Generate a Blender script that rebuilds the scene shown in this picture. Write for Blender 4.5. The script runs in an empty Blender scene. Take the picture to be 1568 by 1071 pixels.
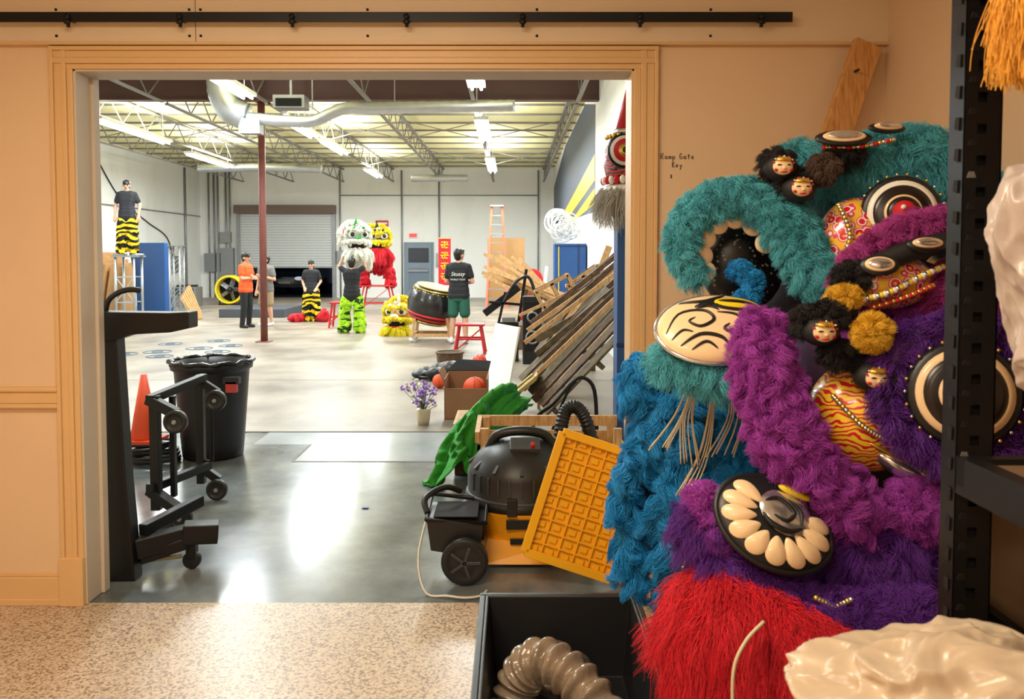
import bpy, bmesh, math, random
import numpy as np
from mathutils import Vector, Matrix, Euler
from mathutils import noise as mn
random.seed(7); rng=np.random.default_rng(7)
sc=bpy.context.scene
sc.view_settings.view_transform='Standard'

# ---------------------------------------------------------------- materials
def lin(c): 
    c=c/255.0
    return c/12.92 if c<=.04045 else ((c+.055)/1.055)**2.4
def S(r,g,b): return (lin(r),lin(g),lin(b),1)
MC={}
def mat(name,col,rough=.6,metal=0,var=.12,scale=6,bump=0,bscale=60,emit=0,trans=0,coat=0,alpha=1,hair=False):
    if name in MC: return MC[name]
    m=bpy.data.materials.new(name); m.use_nodes=True
    nt=m.node_tree; N=nt.nodes; L=nt.links
    p=N['Principled BSDF']
    p.inputs['Roughness'].default_value=rough; p.inputs['Metallic'].default_value=metal
    p.inputs['Coat Weight'].default_value=coat
    p.inputs['Transmission Weight'].default_value=trans
    p.inputs['Alpha'].default_value=alpha
    c=np.array(col[:3])
    mx=N.new('ShaderNodeMix'); mx.data_type='RGBA'
    mx.inputs['A'].default_value=(*np.clip(c*(1-var),0,1),1)
    mx.inputs['B'].default_value=(*np.clip(c*(1+var),0,1),1)
    if hair:
        h=N.new('ShaderNodeHairInfo'); L.new(h.outputs['Random'],mx.inputs['Factor'])
    else:
        tc=N.new('ShaderNodeTexCoord'); nz=N.new('ShaderNodeTexNoise')
        nz.inputs['Scale'].default_value=scale; nz.inputs['Detail'].default_value=6
        L.new(tc.outputs['Object'],nz.inputs['Vector']); L.new(nz.outputs['Fac'],mx.inputs['Factor'])
        if bump>0:
            n2=N.new('ShaderNodeTexNoise'); n2.inputs['Scale'].default_value=bscale; n2.inputs['Detail'].default_value=4
            L.new(tc.outputs['Object'],n2.inputs['Vector'])
            b=N.new('ShaderNodeBump'); b.inputs['Strength'].default_value=bump; b.inputs['Distance'].default_value=.01
            L.new(n2.outputs['Fac'],b.inputs['Height']); L.new(b.outputs['Normal'],p.inputs['Normal'])
    L.new(mx.outputs['Result'],p.inputs['Base Color'])
    if emit>0:
        p.inputs['Emission Color'].default_value=col; p.inputs['Emission Strength'].default_value=emit
    MC[name]=m
    return m
def ramp_mat(name,stops,tex='noise',scale=5,rough=.5,distort=1,metal=0,vec='Object',direction='Z',const=True,coat=0,aniso=None,detail=None):
    m=bpy.data.materials.new(name); m.use_nodes=True
    nt=m.node_tree; N=nt.nodes; L=nt.links; p=N['Principled BSDF']
    p.inputs['Roughness'].default_value=rough; p.inputs['Metallic'].default_value=metal
    p.inputs['Coat Weight'].default_value=coat
    tc=N.new('ShaderNodeTexCoord'); mp=N.new('ShaderNodeMapping')
    if aniso: mp.inputs['Scale'].default_value=aniso
    L.new(tc.outputs[vec],mp.inputs['Vector'])
    if tex=='wave':
        t=N.new('ShaderNodeTexWave'); t.bands_direction=direction; t.inputs['Distortion'].default_value=distort
        t.inputs['Scale'].default_value=scale; t.inputs['Detail'].default_value=2; out=t.outputs['Fac']
        t.inputs['Detail Scale'].default_value=1.5
    elif tex=='voronoi':
        t=N.new('ShaderNodeTexVoronoi'); t.inputs['Scale'].default_value=scale; out=t.outputs['Distance']
    else:
        t=N.new('ShaderNodeTexNoise'); t.inputs['Scale'].default_value=scale; t.inputs['Detail'].default_value=8 if detail is None else detail
        t.inputs['Distortion'].default_value=distort*.2; out=t.outputs['Fac']
    L.new(mp.outputs['Vector'],t.inputs['Vector'])
    cr=N.new('ShaderNodeValToRGB'); L.new(out,cr.inputs['Fac'])
    e=cr.color_ramp; e.interpolation='CONSTANT' if const else 'LINEAR'
    e.elements[0].position=stops[0][0]; e.elements[0].color=stops[0][1]
    e.elements[1].position=stops[1][0]; e.elements[1].color=stops[1][1]
    for s_ in stops[2:]:
        q=e.elements.new(s_[0]); q.color=s_[1]
    L.new(cr.outputs['Color'],p.inputs['Base Color'])
    MC[name]=m
    return m

WHITE=mat('white_paint',S(236,236,230),.7,var=.05,scale=1.2)
BLK=mat('black_plastic',S(24,25,28),.42,var=.15)
BLKM=mat('black_metal',S(20,21,23),.45,metal=.3,var=.15)
DARK=mat('dark_void',S(12,12,14),.8)
TAN=mat('tan_wall_paint',S(228,199,164),.6,var=.05,scale=2.5,bump=.05,bscale=150)
TRIM=mat('ochre_trim_paint',S(222,184,132),.42,var=.05,scale=4)
CREAM=mat('cream_board_paint',S(232,210,180),.55,var=.05,scale=3)
JAMB=mat('jamb_paint',S(205,192,174),.55,var=.08,scale=5)
GALV=mat('galvanized_steel',S(190,195,200),.35,metal=.85,var=.2,scale=5)
STEEL=mat('grey_steel',S(150,152,155),.4,metal=.6,var=.15)
JOIST=mat('joist_paint',S(128,124,118),.6,var=.15)
BEAMM=mat('beam_oxide_red',S(88,60,55),.6,var=.2,scale=2)
RUST=mat('column_oxide',S(120,66,58),.6,var=.35,scale=9)
def wood(name,a,b_,c,an=(6,6,1.2)): return ramp_mat(name,[(.3,S(*a)),(.5,S(*b_)),(.72,S(*c))],'noise',7,.6,3,const=False,aniso=an)
WOOD=wood('pine_wood',(172,130,82),(200,158,106),(218,178,126))
WOODD=wood('aged_wood',(62,46,34),(92,70,50),(122,94,66),(2,6,2))
WOODG=wood('olive_wood',(66,56,40),(94,80,56),(122,104,74),(2,6,2))
WOODP=ramp_mat('pine_plank',[(.3,S(176,122,66)),(.48,S(206,150,88)),(.7,S(222,170,108))],'noise',9,.5,2,const=False,aniso=(9,9,.8))
PLY=mat('plywood',S(196,150,98),.6,var=.15,scale=3)
YEL=mat('yellow_plastic',S(246,182,28),.4,var=.08)
YELV=mat('vac_yellow',S(244,166,24),.35,var=.05)
RED=mat('red_paint',S(190,24,30),.45,var=.1)
REDC=mat('red_cloth',S(200,20,40),.7,var=.15)
BLUE=mat('blue_vinyl',S(28,78,140),.45,var=.1,scale=3)
GREENC=mat('green_cloth',S(36,140,36),.65,var=.45,scale=8,bump=.7,bscale=14)
BEIGE=mat('beige_panel',S(240,208,164),.4,var=.05,coat=.3)
GOLD=mat('gold_foil',S(240,195,90),.25,metal=.8,var=.3,scale=40)
SILV=mat('silver_foil',S(225,225,230),.18,metal=.9,var=.3,scale=40)
YPAINT=mat('yellow_paint',S(236,206,30),.45,var=.05)
ORANGE=mat('orange_rubber',S(226,82,40),.6,var=.08)
EYEW=mat('eye_white',S(240,238,230),.3,var=.02)
CARD=mat('cardboard',S(150,112,78),.8,var=.1)
SPARK=ramp_mat('red_gold_sequin',[(0,S(240,200,80)),(.16,S(214,24,60)),(.42,S(240,235,225)),(.52,S(220,60,120)),(.62,S(240,190,60))],'voronoi',34,.25,0,coat=.6)
SPARK2=ramp_mat('red_yellow_flame',[(0,S(250,210,50)),(.26,S(215,26,36)),(.74,S(226,34,44)),(.86,S(250,215,70))],'wave',11,.3,7,coat=.5)
DOTB=ramp_mat('black_sequin',[(0,S(150,150,140)),(.22,S(18,18,20))],'voronoi',55,.35)

def fur_mat(name,c,var=.4,rough=.65): return mat(name,c,rough,var=var,hair=True)
F_TEAL=fur_mat('fur_teal',S(84,178,194)); F_BLUE=fur_mat('fur_blue_teal',S(24,142,208),var=.5)
F_PUR=fur_mat('fur_purple',S(166,62,176)); F_PURD=fur_mat('fur_dark_purple',S(92,34,140))
F_PINK=fur_mat('fur_magenta',S(178,64,150)); F_RED=fur_mat('fur_red',S(208,18,40))
F_BLK=fur_mat('fur_black',S(30,28,32)); F_YEL=fur_mat('fur_yellow',S(250,212,20)); F_WHT=fur_mat('fur_white',S(232,232,220),var=.15)
F_BRN=fur_mat('fur_brown',S(90,70,60))
F_ORG=fur_mat('fur_orange',S(244,170,56),var=.3); F_GOLD=fur_mat('fur_gold',S(236,184,50),var=.3)
F_LIME=ramp_mat('fur_lime_tiger',[(0,S(30,70,20)),(.42,S(170,225,30)),(.55,S(205,245,60))],'noise',4,.7,5,aniso=(1,1,2.4),detail=1)
F_TIG=ramp_mat('fur_yellow_tiger',[(0,S(16,14,12)),(.49,S(252,216,20))],'wave',2.1,.7,9)

# ---------------------------------------------------------------- builder
def basis(w):
    w=Vector(w).normalized(); a=Vector((0,0,1)) if abs(w.z)<.9 else Vector((1,0,0))
    u=a.cross(w).normalized(); v=w.cross(u); return u,v,w
class B:
    def __init__(s): s.v=[];s.f=[];s.m=[];s.sm=[];s.mats=[]
    def mi(s,mt):
        if mt not in s.mats: s.mats.append(mt)
        return s.mats.index(mt)
    def add(s,vs,fs,mt,smooth=False):
        o=len(s.v); s.v+= [tuple(v) for v in vs]; k=s.mi(mt)
        for f in fs: s.f.append([i+o for i in f]); s.m.append(k); s.sm.append(smooth)
        return s
    def box(s,c,size,mt,rot=(0,0,0)):
        R=Euler(rot).to_matrix(); c=Vector(c)
        vs=[c+R@Vector((x*size[0]/2,y*size[1]/2,z*size[2]/2)) for x in(-1,1) for y in(-1,1) for z in(-1,1)]
        return s.add(vs,[(0,1,3,2),(4,6,7,5),(0,4,5,1),(2,3,7,6),(0,2,6,4),(1,5,7,3)],mt)
    def b2(s,lo,hi,mt):
        return s.box([(a+b)/2 for a,b in zip(lo,hi)],[abs(b-a) for a,b in zip(lo,hi)],mt)
    def bar(s,p0,p1,w,t,mt,up=(0,0,1)):
        p0=Vector(p0);p1=Vector(p1); d=(p1-p0).normalized(); up=Vector(up)
        a=d.cross(up); 
        if a.length<1e-3: a=d.cross(Vector((0,1,0)))
        a.normalize(); b=a.cross(d)
        vs=[]
        for p in(p0,p1):
            for i,j in((-1,-1),(1,-1),(1,1),(-1,1)): vs.append(p+a*i*w/2+b*j*t/2)
        return s.add(vs,[(3,2,1,0),(4,5,6,7),(0,1,5,4),(1,2,6,5),(2,3,7,6),(3,0,4,7)],mt)
    def tube(s,path,r,mt,seg=10,smooth=True,closed=False):
        P=[Vector(p) for p in path]; n=len(P); r=r if hasattr(r,'__len__') else [r]*n
        vs=[];fs=[]; pu=None
        for i in range(n):
            if closed: d=P[(i+1)%n]-P[i-1]
            else: d=(P[min(i+1,n-1)]-P[max(i-1,0)])
            if d.length<1e-9: d=Vector((0,0,1))
            d.normalize()
            if pu is None: u,v,_=basis(d)
            else:
                u=(pu-d*pu.dot(d)); 
                u=u.normalized() if u.length>1e-6 else basis(d)[0]
                v=d.cross(u)
            pu=u
            for k in range(seg):
                a=2*math.pi*k/seg; vs.append(P[i]+(u*math.cos(a)+v*math.sin(a))*r[i])
        m=n if closed else n-1
        for i in range(m):
            for k in range(seg):
                a=i*seg+k;b_=i*seg+(k+1)%seg;j=(i+1)%n
                fs.append((a,b_,j*seg+(k+1)%seg,j*seg+k))
        if not closed:
            fs.append(tuple(range(seg))[::-1]); fs.append(tuple((n-1)*seg+k for k in range(seg)))
        return s.add(vs,fs,mt,smooth)
    def cyl(s,p0,p1,r,mt,r1=None,seg=16): return s.tube([p0,p1],[r,r if r1 is None else r1],mt,seg)
    def sph(s,c,r,mt,rot=(0,0,0),seg=20,rings=12):
        r=r if hasattr(r,'__len__') else (r,r,r); R=Euler(rot).to_matrix(); c=Vector(c)
        vs=[c+R@Vector((0,0,-r[2]))];fs=[]
        for i in range(1,rings):
            t=-math.pi/2+math.pi*i/rings
            for k in range(seg):
                a=2*math.pi*k/seg; vs.append(c+R@Vector((r[0]*math.cos(t)*math.cos(a),r[1]*math.cos(t)*math.sin(a),r[2]*math.sin(t))))
        vs.append(c+R@Vector((0,0,r[2]))); T=len(vs)-1
        for k in range(seg):
            fs.append((0,1+(k+1)%seg,1+k)); fs.append((T,1+(rings-2)*seg+k,1+(rings-2)*seg+(k+1)%seg))
            for i in range(rings-2):
                a=1+i*seg+k;b_=1+i*seg+(k+1)%seg; fs.append((a,b_,b_+seg,a+seg))
        return s.add(vs,fs,mt,True)
    def lathe(s,c,prof,mt,axis=(0,0,1),seg=28,smooth=True):
        u,v,w=basis(axis); c=Vector(c); vs=[];fs=[]; n=len(prof)
        for (r,h) in prof:
            for k in range(seg):
                a=2*math.pi*k/seg; vs.append(c+(u*math.cos(a)+v*math.sin(a))*max(r,1e-4)+w*h)
        for i in range(n-1):
            for k in range(seg):
                fs.append((i*seg+k,i*seg+(k+1)%seg,(i+1)*seg+(k+1)%seg,(i+1)*seg+k))
        fs.append(tuple(range(seg))[::-1]); fs.append(tuple((n-1)*seg+k for k in range(seg)))
        return s.add(vs,fs,mt,smooth)
    def ring(s,c,R,r,mt,axis=(0,0,1),seg=28,rs=8,sx=1):
        u,v,w=basis(axis); c=Vector(c)
        return s.tube([c+u*R*sx*math.cos(2*math.pi*k/seg)+v*R*math.sin(2*math.pi*k/seg) for k in range(seg)],r,mt,rs,closed=True)
    def prism(s,pts,ext,mt):
        P=[Vector(p) for p in pts]; e=Vector(ext); n=len(P)
        vs=P+[p+e for p in P]; fs=[tuple(range(n)),tuple(range(2*n-1,n-1,-1))]
        for i in range(n): fs.append((i,i+n,(i+1)%n+n,(i+1)%n))
        return s.add(vs,fs,mt)
    def obj(s,name,parent=None,bevel=0,sub=0,recenter=True):
        V=np.array(s.v); 
        c=np.array([(V[:,0].min()+V[:,0].max())/2,(V[:,1].min()+V[:,1].max())/2,V[:,2].min()]) if recenter else np.zeros(3)
        me=bpy.data.meshes.new(name); me.from_pydata([tuple(x) for x in (V-c)],[],s.f)
        for m in s.mats: me.materials.append(m)
        for i,p in enumerate(me.polygons): p.material_index=s.m[i]; p.use_smooth=s.sm[i]
        bm=bmesh.new(); bm.from_mesh(me); bmesh.ops.recalc_face_normals(bm,faces=bm.faces); bm.to_mesh(me); bm.free()
        ob=bpy.data.objects.new(name,me); sc.collection.objects.link(ob)
        ob.location=Vector(c)
        if parent: ob.parent=parent; ob.location=Vector(c)-parent.location
        if bevel:
            bv=ob.modifiers.new('bevel','BEVEL'); bv.width=bevel; bv.segments=2; bv.limit_method='ANGLE'; bv.angle_limit=math.radians(50)
        return ob
def empty(name,loc=(0,0,0)):
    e=bpy.data.objects.new(name,None); e.location=loc; e.empty_display_size=.1; sc.collection.objects.link(e); return e
def smooth_path(P,n=24):
    P=np.array(P,float); m=len(P); out=[]
    for i in range(n):
        t=i/(n-1)*(m-1); k=min(int(t),m-2); f=t-k
        p0=P[max(k-1,0)];p1=P[k];p2=P[k+1];p3=P[min(k+2,m-1)]
        out.append(.5*((2*p1)+(-p0+p2)*f+(2*p0-5*p1+4*p2-p3)*f*f+(-p0+3*p1-3*p2+p3)*f**3))
    return [tuple(o) for o in out]

# ---------------------------------------------------------------- fur
def strands(name,P,R,mt,parent):
    n,k,_=P.shape; off=np.array(parent.location) if parent else np.zeros(3)
    P=P-off
    hc=bpy.data.hair_curves.new(name); hc.add_curves([k]*n)
    hc.attributes['position'].data.foreach_set('vector',P.astype(np.float32).ravel())
    a=hc.attributes.get('radius') or hc.attributes.new('radius','FLOAT','POINT')
    a.data.foreach_set('value',np.tile(R,n).astype(np.float32))
    hc.materials.append(mt); ob=bpy.data.objects.new(name,hc)
    sc.collection.objects.link(ob)
    if parent: ob.parent=parent
    return ob
def fur(name,ob,n,L,rad,mt,parent,down=.35,jit=.35,clump=.6,k=6,comb=(0,0,0),curl=.12,ncl=None,only=None):
    me=ob.data; me.calc_loop_triangles()
    off=np.array(ob.location)+(np.array(ob.parent.location) if ob.parent else 0)
    V=np.array([v.co[:] for v in me.vertices])+off
    T=[t for t in me.loop_triangles if only is None or me.polygons[t.polygon_index].material_index==only]
    I=np.array([t.vertices[:] for t in T]); Nn=np.array([t.normal[:] for t in T])
    a=V[I[:,0]];b=V[I[:,1]];c=V[I[:,2]]
    ar=np.linalg.norm(np.cross(b-a,c-a),axis=1); pr=ar/ar.sum()
    q=rng.choice(len(I),n,p=pr); r1=np.sqrt(rng.random(n))[:,None]; r2=rng.random(n)[:,None]
    root=a[q]*(1-r1)+b[q]*r1*(1-r2)+c[q]*r1*r2
    nr=Nn[q]; d=nr+rng.normal(size=(n,3))*jit+np.array(comb)
    d/=np.linalg.norm(d,axis=1,keepdims=True)
    Ls=L*(.6+.6*rng.random(n))
    t=np.linspace(0,1,k)
    def pos(root,d,Ls):
        return root[:,None,:]+d[:,None,:]*Ls[:,None,None]*t[None,:,None]+np.array([0,0,-1])[None,None,:]*(down*Ls)[:,None,None]*(t**2)[None,:,None]
    P=pos(root,d,Ls)
    ncl=ncl or max(8,n//60)
    ci=rng.choice(n,ncl,replace=False); cr=root[ci]
    idx=np.zeros(n,int)
    for s0 in range(0,n,4000):
        dd=((root[s0:s0+4000,None,:]-cr[None])**2).sum(2); idx[s0:s0+4000]=ci[dd.argmin(1)]
    cd=nr+rng.normal(size=(n,3))*jit*1.6+np.array(comb); cd/=np.linalg.norm(cd,axis=1,keepdims=True)
    PC=pos(root,cd,np.full(n,L)*(.7+.5*rng.random(n)))[idx]
    w=(clump*t)[None,:,None]
    P=P*(1-w)+PC*w
    cph=rng.random((n,3))*6.28; ph=cph[idx]+rng.normal(size=(n,3))*.5
    P=P+np.sin(t[None,:,None]*6+ph[:,None,:])*(curl*L)*t[None,:,None]
    return strands(name,P,rad*(1-.75*t**1.5),mt,parent)

# ================================================================ ROOM SHELL
YD0,YD1=3.6,3.75; XL,XR=-1.965,.549; ZT=2.438
b=B()
b.b2((-12,YD0,0),(XL,YD1,5.2),TAN); b.b2((XR,YD0,0),(1.9,YD1,5.2),TAN); b.b2((XL,YD0,ZT),(XR,YD1,5.2),TAN)
b.obj('wall_doorway')
B().b2((1.67,-2,0),(1.82,YD0,3),TAN).obj('wall_right')
B().b2((-3.35,-2,0),(-3.2,YD0,3),TAN).obj('wall_left')
B().b2((-3.35,-2.15,0),(1.82,-2,3),TAN).obj('wall_rear')
B().b2((-3.35,-2.15,3),(1.82,YD0,3.1),WHITE).obj('ceiling_entry')
FS=ramp_mat('speckled_floor',[(.36,S(132,112,94)),(.46,S(180,158,134)),(.6,S(206,186,162))],'noise',95,.3,0,const=False,detail=2)
B().b2((-3.35,-2.15,-.1),(1.82,YD0+.01,0),FS).obj('floor_entry')
def concrete(name,c0,c1,c2,rough,rv=.1,sc1=.7):
    m=bpy.data.materials.new(name); m.use_nodes=True; N=m.node_tree.nodes; L_=m.node_tree.links; p=N['Principled BSDF']
    tc=N.new('ShaderNodeTexCoord'); n1=N.new('ShaderNodeTexNoise'); n1.inputs['Scale'].default_value=sc1; n1.inputs['Detail'].default_value=10; n1.inputs['Roughness'].default_value=.65
    cr=N.new('ShaderNodeValToRGB'); e=cr.color_ramp
    e.elements[0].position=.3; e.elements[0].color=c0; e.elements[1].position=.7; e.elements[1].color=c2
    q=e.elements.new(.5); q.color=c1
    L_.new(tc.outputs['Object'],n1.inputs['Vector']); L_.new(n1.outputs['Fac'],cr.inputs['Fac']); L_.new(cr.outputs['Color'],p.inputs['Base Color'])
    mr=N.new('ShaderNodeMapRange'); mr.inputs['To Min'].default_value=rough-rv; mr.inputs['To Max'].default_value=rough+rv
    L_.new(n1.outputs['Fac'],mr.inputs['Value']); L_.new(mr.outputs['Result'],p.inputs['Roughness'])
    return m
C1=concrete('polished_grey_concrete',S(74,82,86),S(104,110,112),S(130,134,132),.2,.07,1.8)
C2=concrete('worn_beige_concrete',S(104,95,84),S(140,130,117),S(166,156,142),.38,.12,1.0)
C3=concrete('light_grey_concrete',S(134,142,146),S(156,163,167),S(174,181,184),.22,.06)
FJ=mat('floor_joint',S(96,84,72))
b=B(); b.b2((-12,YD0+.01,-.1),(1.6,6.15,-.002),C1); b.b2((-12,6.15,-.1),(-1.7,6.7,-.002),C1); b.b2((-1.7,6.15,-.1),(-.5,6.7,-.001),C3)
b.b2((-.5,6.15,-.1),(1.6,7.2,-.002),C1); b.b2((-12,6.7,-.1),(-2.2,7.2,-.002),C1); b.b2((-2.2,6.7,-.1),(-.5,7.2,-.001),C3)
b.b2((-1.72,6.13,-.1),(-.5,6.15,0),FJ); b.b2((-1.72,6.15,-.1),(-1.7,6.7,0),FJ)
b.b2((-12,7.2,-.1),(1.6,30.6,0),C2); b.b2((-12,7.17,-.1),(1.6,7.2,.003),FJ)
b.b2((-12,10.2,-.1),(1.6,10.215,.001),FJ); b.b2((-12,18.2,-.1),(1.6,18.22,.001),FJ)
b.obj('floor_warehouse')
DIRTW=ramp_mat('dirty_white_block',[(0,S(210,210,205)),(.45,S(241,242,240)),(1,S(248,249,248))],'noise',.8,.7,2,const=False,aniso=(1,1,.35))
B().b2((1.6,YD1,0),(1.9,30.5,5.2),DIRTW).obj('wall_east')
B().b2((-12.1,YD1,0),(-11.9,30.5,5.2),DIRTW).obj('wall_west')
b=B(); b.b2((-12.1,30.5,0),(-10.35,30.7,5.2),DIRTW); b.b2((-6.85,30.5,0),(1.9,30.7,5.2),DIRTW); b.b2((-10.35,30.5,3.2),(-6.85,30.7,5.2),DIRTW)
b.obj('wall_north')
DECK=ramp_mat('roof_deck_cream',[(0,S(200,196,146)),(.5,S(224,218,164)),(1,S(238,234,196))],'noise',.5,.7,2,const=False)
b=B(); b.b2((-12.1,YD1,4.95),(1.9,30.7,5.1),DECK)
for i in range(22): b.b2((-11.9,4.5+i*1.2,4.91),(1.6,4.56+i*1.2,4.95),JOIST)
b.obj('ceiling_warehouse')
SLATE=mat('slate_paint',S(78,86,100),.6,var=.06,scale=2)
b=B()
b.prism([(1.6,15.4,2.45),(1.6,30.4,2.75),(1.6,30.4,4.2),(1.6,24,4.9),(1.6,17.5,4.9),(1.6,15.4,4.5)],(-.006,0,0),SLATE)
b.prism([(1.592,15.4,3.05),(1.592,24,2.6),(1.592,24,2.95),(1.592,15.4,3.55)],(-.004,0,0),YPAINT)
b.prism([(1.592,15.4,2.6),(1.592,20.5,2.5),(1.592,22,2.5),(1.592,15.4,2.9)],(-.004,0,0),YPAINT)
b.obj('wall_mural_stripes')
b=B()
for x in(1.2,-.7,-2.6,-4.5,-6.4,-8.3,-10.2):
    for y0,y1 in((3.8,14.7),(14.9,30.4)):
        b.b2((x-.04,y0,4.86),(x+.04,y1,4.9),JOIST); b.b2((x-.035,y0,4.4),(x+.035,y1,4.435),JOIST)
        n=int((y1-y0)/.55); st=(y1-y0)/n
        for i in range(n):
            za,zb=(4.42,4.88) if i%2==0 else (4.88,4.42)
            b.bar((x,y0+i*st,za),(x,y0+(i+1)*st,zb),.02,.02,JOIST)
for y in(8.5,19.5,25):
    for x in(-.7,-2.6,-4.5,-6.4,-8.3,-10.2):
        b.bar((x,y,4.42),(x+1.9,y,4.88),.02,.02,JOIST); b.bar((x,y,4.88),(x+1.9,y,4.42),.02,.02,JOIST)
b.obj('roof_joists')
b=B(); b.b2((-11.9,14.7,4.45),(1.6,14.9,4.48),BEAMM); b.b2((-11.9,14.7,4.87),(1.6,14.9,4.9),BEAMM)
b.b2((-11.9,14.76,4.47),(1.6,14.84,4.88),BEAMM); b.obj('roof_beam')
b=B(); b.cyl((-4.62,14.8,0),(-4.62,14.8,4.45),.065,RUST); b.b2((-4.75,14.67,0),(-4.49,14.93,.015),RUST); b.b2((-4.74,14.68,4.43),(-4.5,14.92,4.45),RUST); b.obj('steel_column')
def duct(path,r,n=60):
    P=smooth_path(path,n); rr=[r*(1.03 if i%2 else .98) for i in range(n)]
    b=B(); b.tube(P,rr,GALV,18); return b
b=duct([(-4.95,13.7,4.85),(-4.95,13.7,4.4),(-4.8,13.7,4.1),(-4.55,13.7,3.98)],.23,30)
b.tube(smooth_path([(-4.5,13.7,3.95),(-3.9,13.7,3.9),(-3.4,13.7,3.9),(-3.1,13.7,4.02),(-2.8,13.7,4.12),(-2.2,13.7,4.12),(-1,13.7,4.14),(.05,13.7,4.16)],90),[.1*(1.04 if i%2 else .98) for i in range(90)],GALV,18)
b.box((-4.45,13.7,3.8),(.35,.25,.25),GALV)
for x in(-3.4,-2,-.6): b.b2((x-.01,13.69,4.1),(x+.01,13.71,4.9),STEEL)
b.obj('ventilation_duct')
b=duct([(-9.4,24,4.22),(-8.9,24,4.22),(-7.6,24,4.25),(-5.7,24,4.2)],.12,50); b.obj('ventilation_duct')
b=duct([(-3.4,27,4.22),(-2.4,27,4.22),(-1.5,27,4.22)],.12,40); b.obj('ventilation_duct')
b=B(); b.box((-3.9,14.2,4.3),(.55,.35,.22),STEEL); b.box((-3.9,14.02,4.28),(.45,.02,.14),DARK); b.b2((-3.92,14.18,4.4),(-3.88,14.22,4.95),STEEL); b.obj('heater_unit')
# lights
TUBE=mat('fluorescent_tube',(.9,.96,1,1),.4,var=0,emit=28)
def strip(x,y0,y1,z=4.2):
    b=B(); w=.14
    b.b2((x-w,y0,z+.03),(x+w,y1,z+.09),WHITE)
    for dx in(-.07,.07): b.cyl((x+dx,y0+.03,z),(x+dx,y1-.03,z),.022,TUBE,seg=8)
    for y in(y0+.2,y1-.2): b.b2((x-.005,y-.005,z+.09),(x+.005,y+.005,4.95),STEEL)
    b.obj('fluorescent_light')
    l=bpy.data.lights.new('lamp','AREA'); l.shape='RECTANGLE'; l.size=.3; l.size_y=y1-y0; l.energy=145*(y1-y0)/2; l.color=(.88,.95,1)
    o=bpy.data.objects.new('fluorescent_glow',l); o.location=(x,(y0+y1)/2,z-.035); sc.collection.objects.link(o)
    l=bpy.data.lights.new('lampu','AREA'); l.shape='RECTANGLE'; l.size=.4; l.size_y=y1-y0; l.energy=80*(y1-y0)/2; l.color=(.97,.99,.95)
    o=bpy.data.objects.new('fluorescent_uplight',l); o.location=(x,(y0+y1)/2,z+.12); o.rotation_euler=(math.pi,0,0); sc.collection.objects.link(o)
for x,y0,y1 in[(-4.36,11.4,13.3),(-4.36,16,17.7),(-4.3,18.3,20.6),(-4.4,24.3,26.6),(-8,15.4,18.6),(-8.3,20.6,23.6),(-.55,11,12.6),(-.6,15.5,18.4),(-.6,21.6,25),(-8,7,9.4),(-2.6,6.2,8.4)]:
    strip(x,y0,y1)
def area(name,loc,rot,sx,sy,e,col):
    l=bpy.data.lights.new(name,'AREA'); l.shape='RECTANGLE'; l.size=sx; l.size_y=sy; l.energy=e; l.color=col
    o=bpy.data.objects.new(name,l); o.location=loc; o.rotation_euler=rot; sc.collection.objects.link(o)
area('ceiling_lamp_glow',(-.8,1.5,2.94),(0,0,0),1.2,.6,74,(1,.82,.59))
area('ceiling_lamp_glow',(-.9,-1,2.94),(0,0,0),1.2,.6,60,(1,.85,.66))
b=B(); b.b2((-1.45,1.15,2.95),(-.15,1.85,3.0),WHITE); b.b2((-1.55,-1.35,2.95),(-.25,-.65,3.0),WHITE); b.obj('ceiling_lamp')
w=bpy.data.worlds.new('night'); sc.world=w; w.use_nodes=True; w.node_tree.nodes['Background'].inputs[0].default_value=(.02,.025,.04,1); w.node_tree.nodes['Background'].inputs[1].default_value=.5

# ---------------------------------------------------------------- door trim
y=YD0
b=B()
for (x0,x1,t) in((-2.057,-2.04,.028),(-2.04,-2.005,.018),(-2.005,-1.985,.024),(-1.985,-1.96,.014)): b.b2((x0,y-t,0),(x1,y,2.53),TRIM)
b.b2((-2.065,y-.034,0),(-1.955,y,.225),TRIM)
b.obj('trim_1',bevel=.003)
b=B()
for (x0,x1,t) in((.635,.652,.028),(.60,.635,.018),(.575,.60,.024),(.545,.575,.014)): b.b2((x0,y-t,0),(x1,y,2.53),TRIM)
b.obj('trim_2',bevel=.003)
b=B()
for (z0,z1,t) in((2.512,2.53,.030),(2.48,2.512,.020),(2.455,2.48,.026),(2.432,2.455,.016)): b.b2((-2.057,y-t,z0),(.652,y,z1),TRIM)
b.obj('trim_3',bevel=.003)
b=B(); b.b2((XL-.001,YD0-.005,0),(XL+.015,YD1+.02,ZT),JAMB); b.b2((XR-.015,YD0-.005,0),(XR+.001,YD1+.02,ZT),TRIM); b.b2((XL,YD0-.005,ZT-.015),(XR,YD1+.02,ZT+.001),JAMB)
b.b2((XL+.0,YD1-.03,0),(XL+.03,YD1+.02,ZT),JAMB); b.obj('trim_4',bevel=.002)
b=B(); b.b2((-3.2,y-.02,0),(-2.065,y,.13),TRIM); b.b2((-3.2,y-.026,0),(-2.065,y,.03),TRIM); b.b2((-3.2,y-.012,.13),(-2.065,y,.15),TRIM); b.obj('baseboard_left',bevel=.003)
b=B(); b.b2((-3.2,y-.03,.985),(-2.057,y,1.005),TRIM); b.b2((-3.2,y-.02,.93),(-2.057,y,.985),TRIM); b.b2((-3.2,y-.028,.91),(-2.057,y,.93),TRIM); b.obj('trim_5',bevel=.005)
b=B(); b.b2((-3.2,y-.02,2.545),(1.67,y,2.74),CREAM); b.b2((-3.2,y-.03,2.535),(1.67,y,2.548),TRIM)
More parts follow.
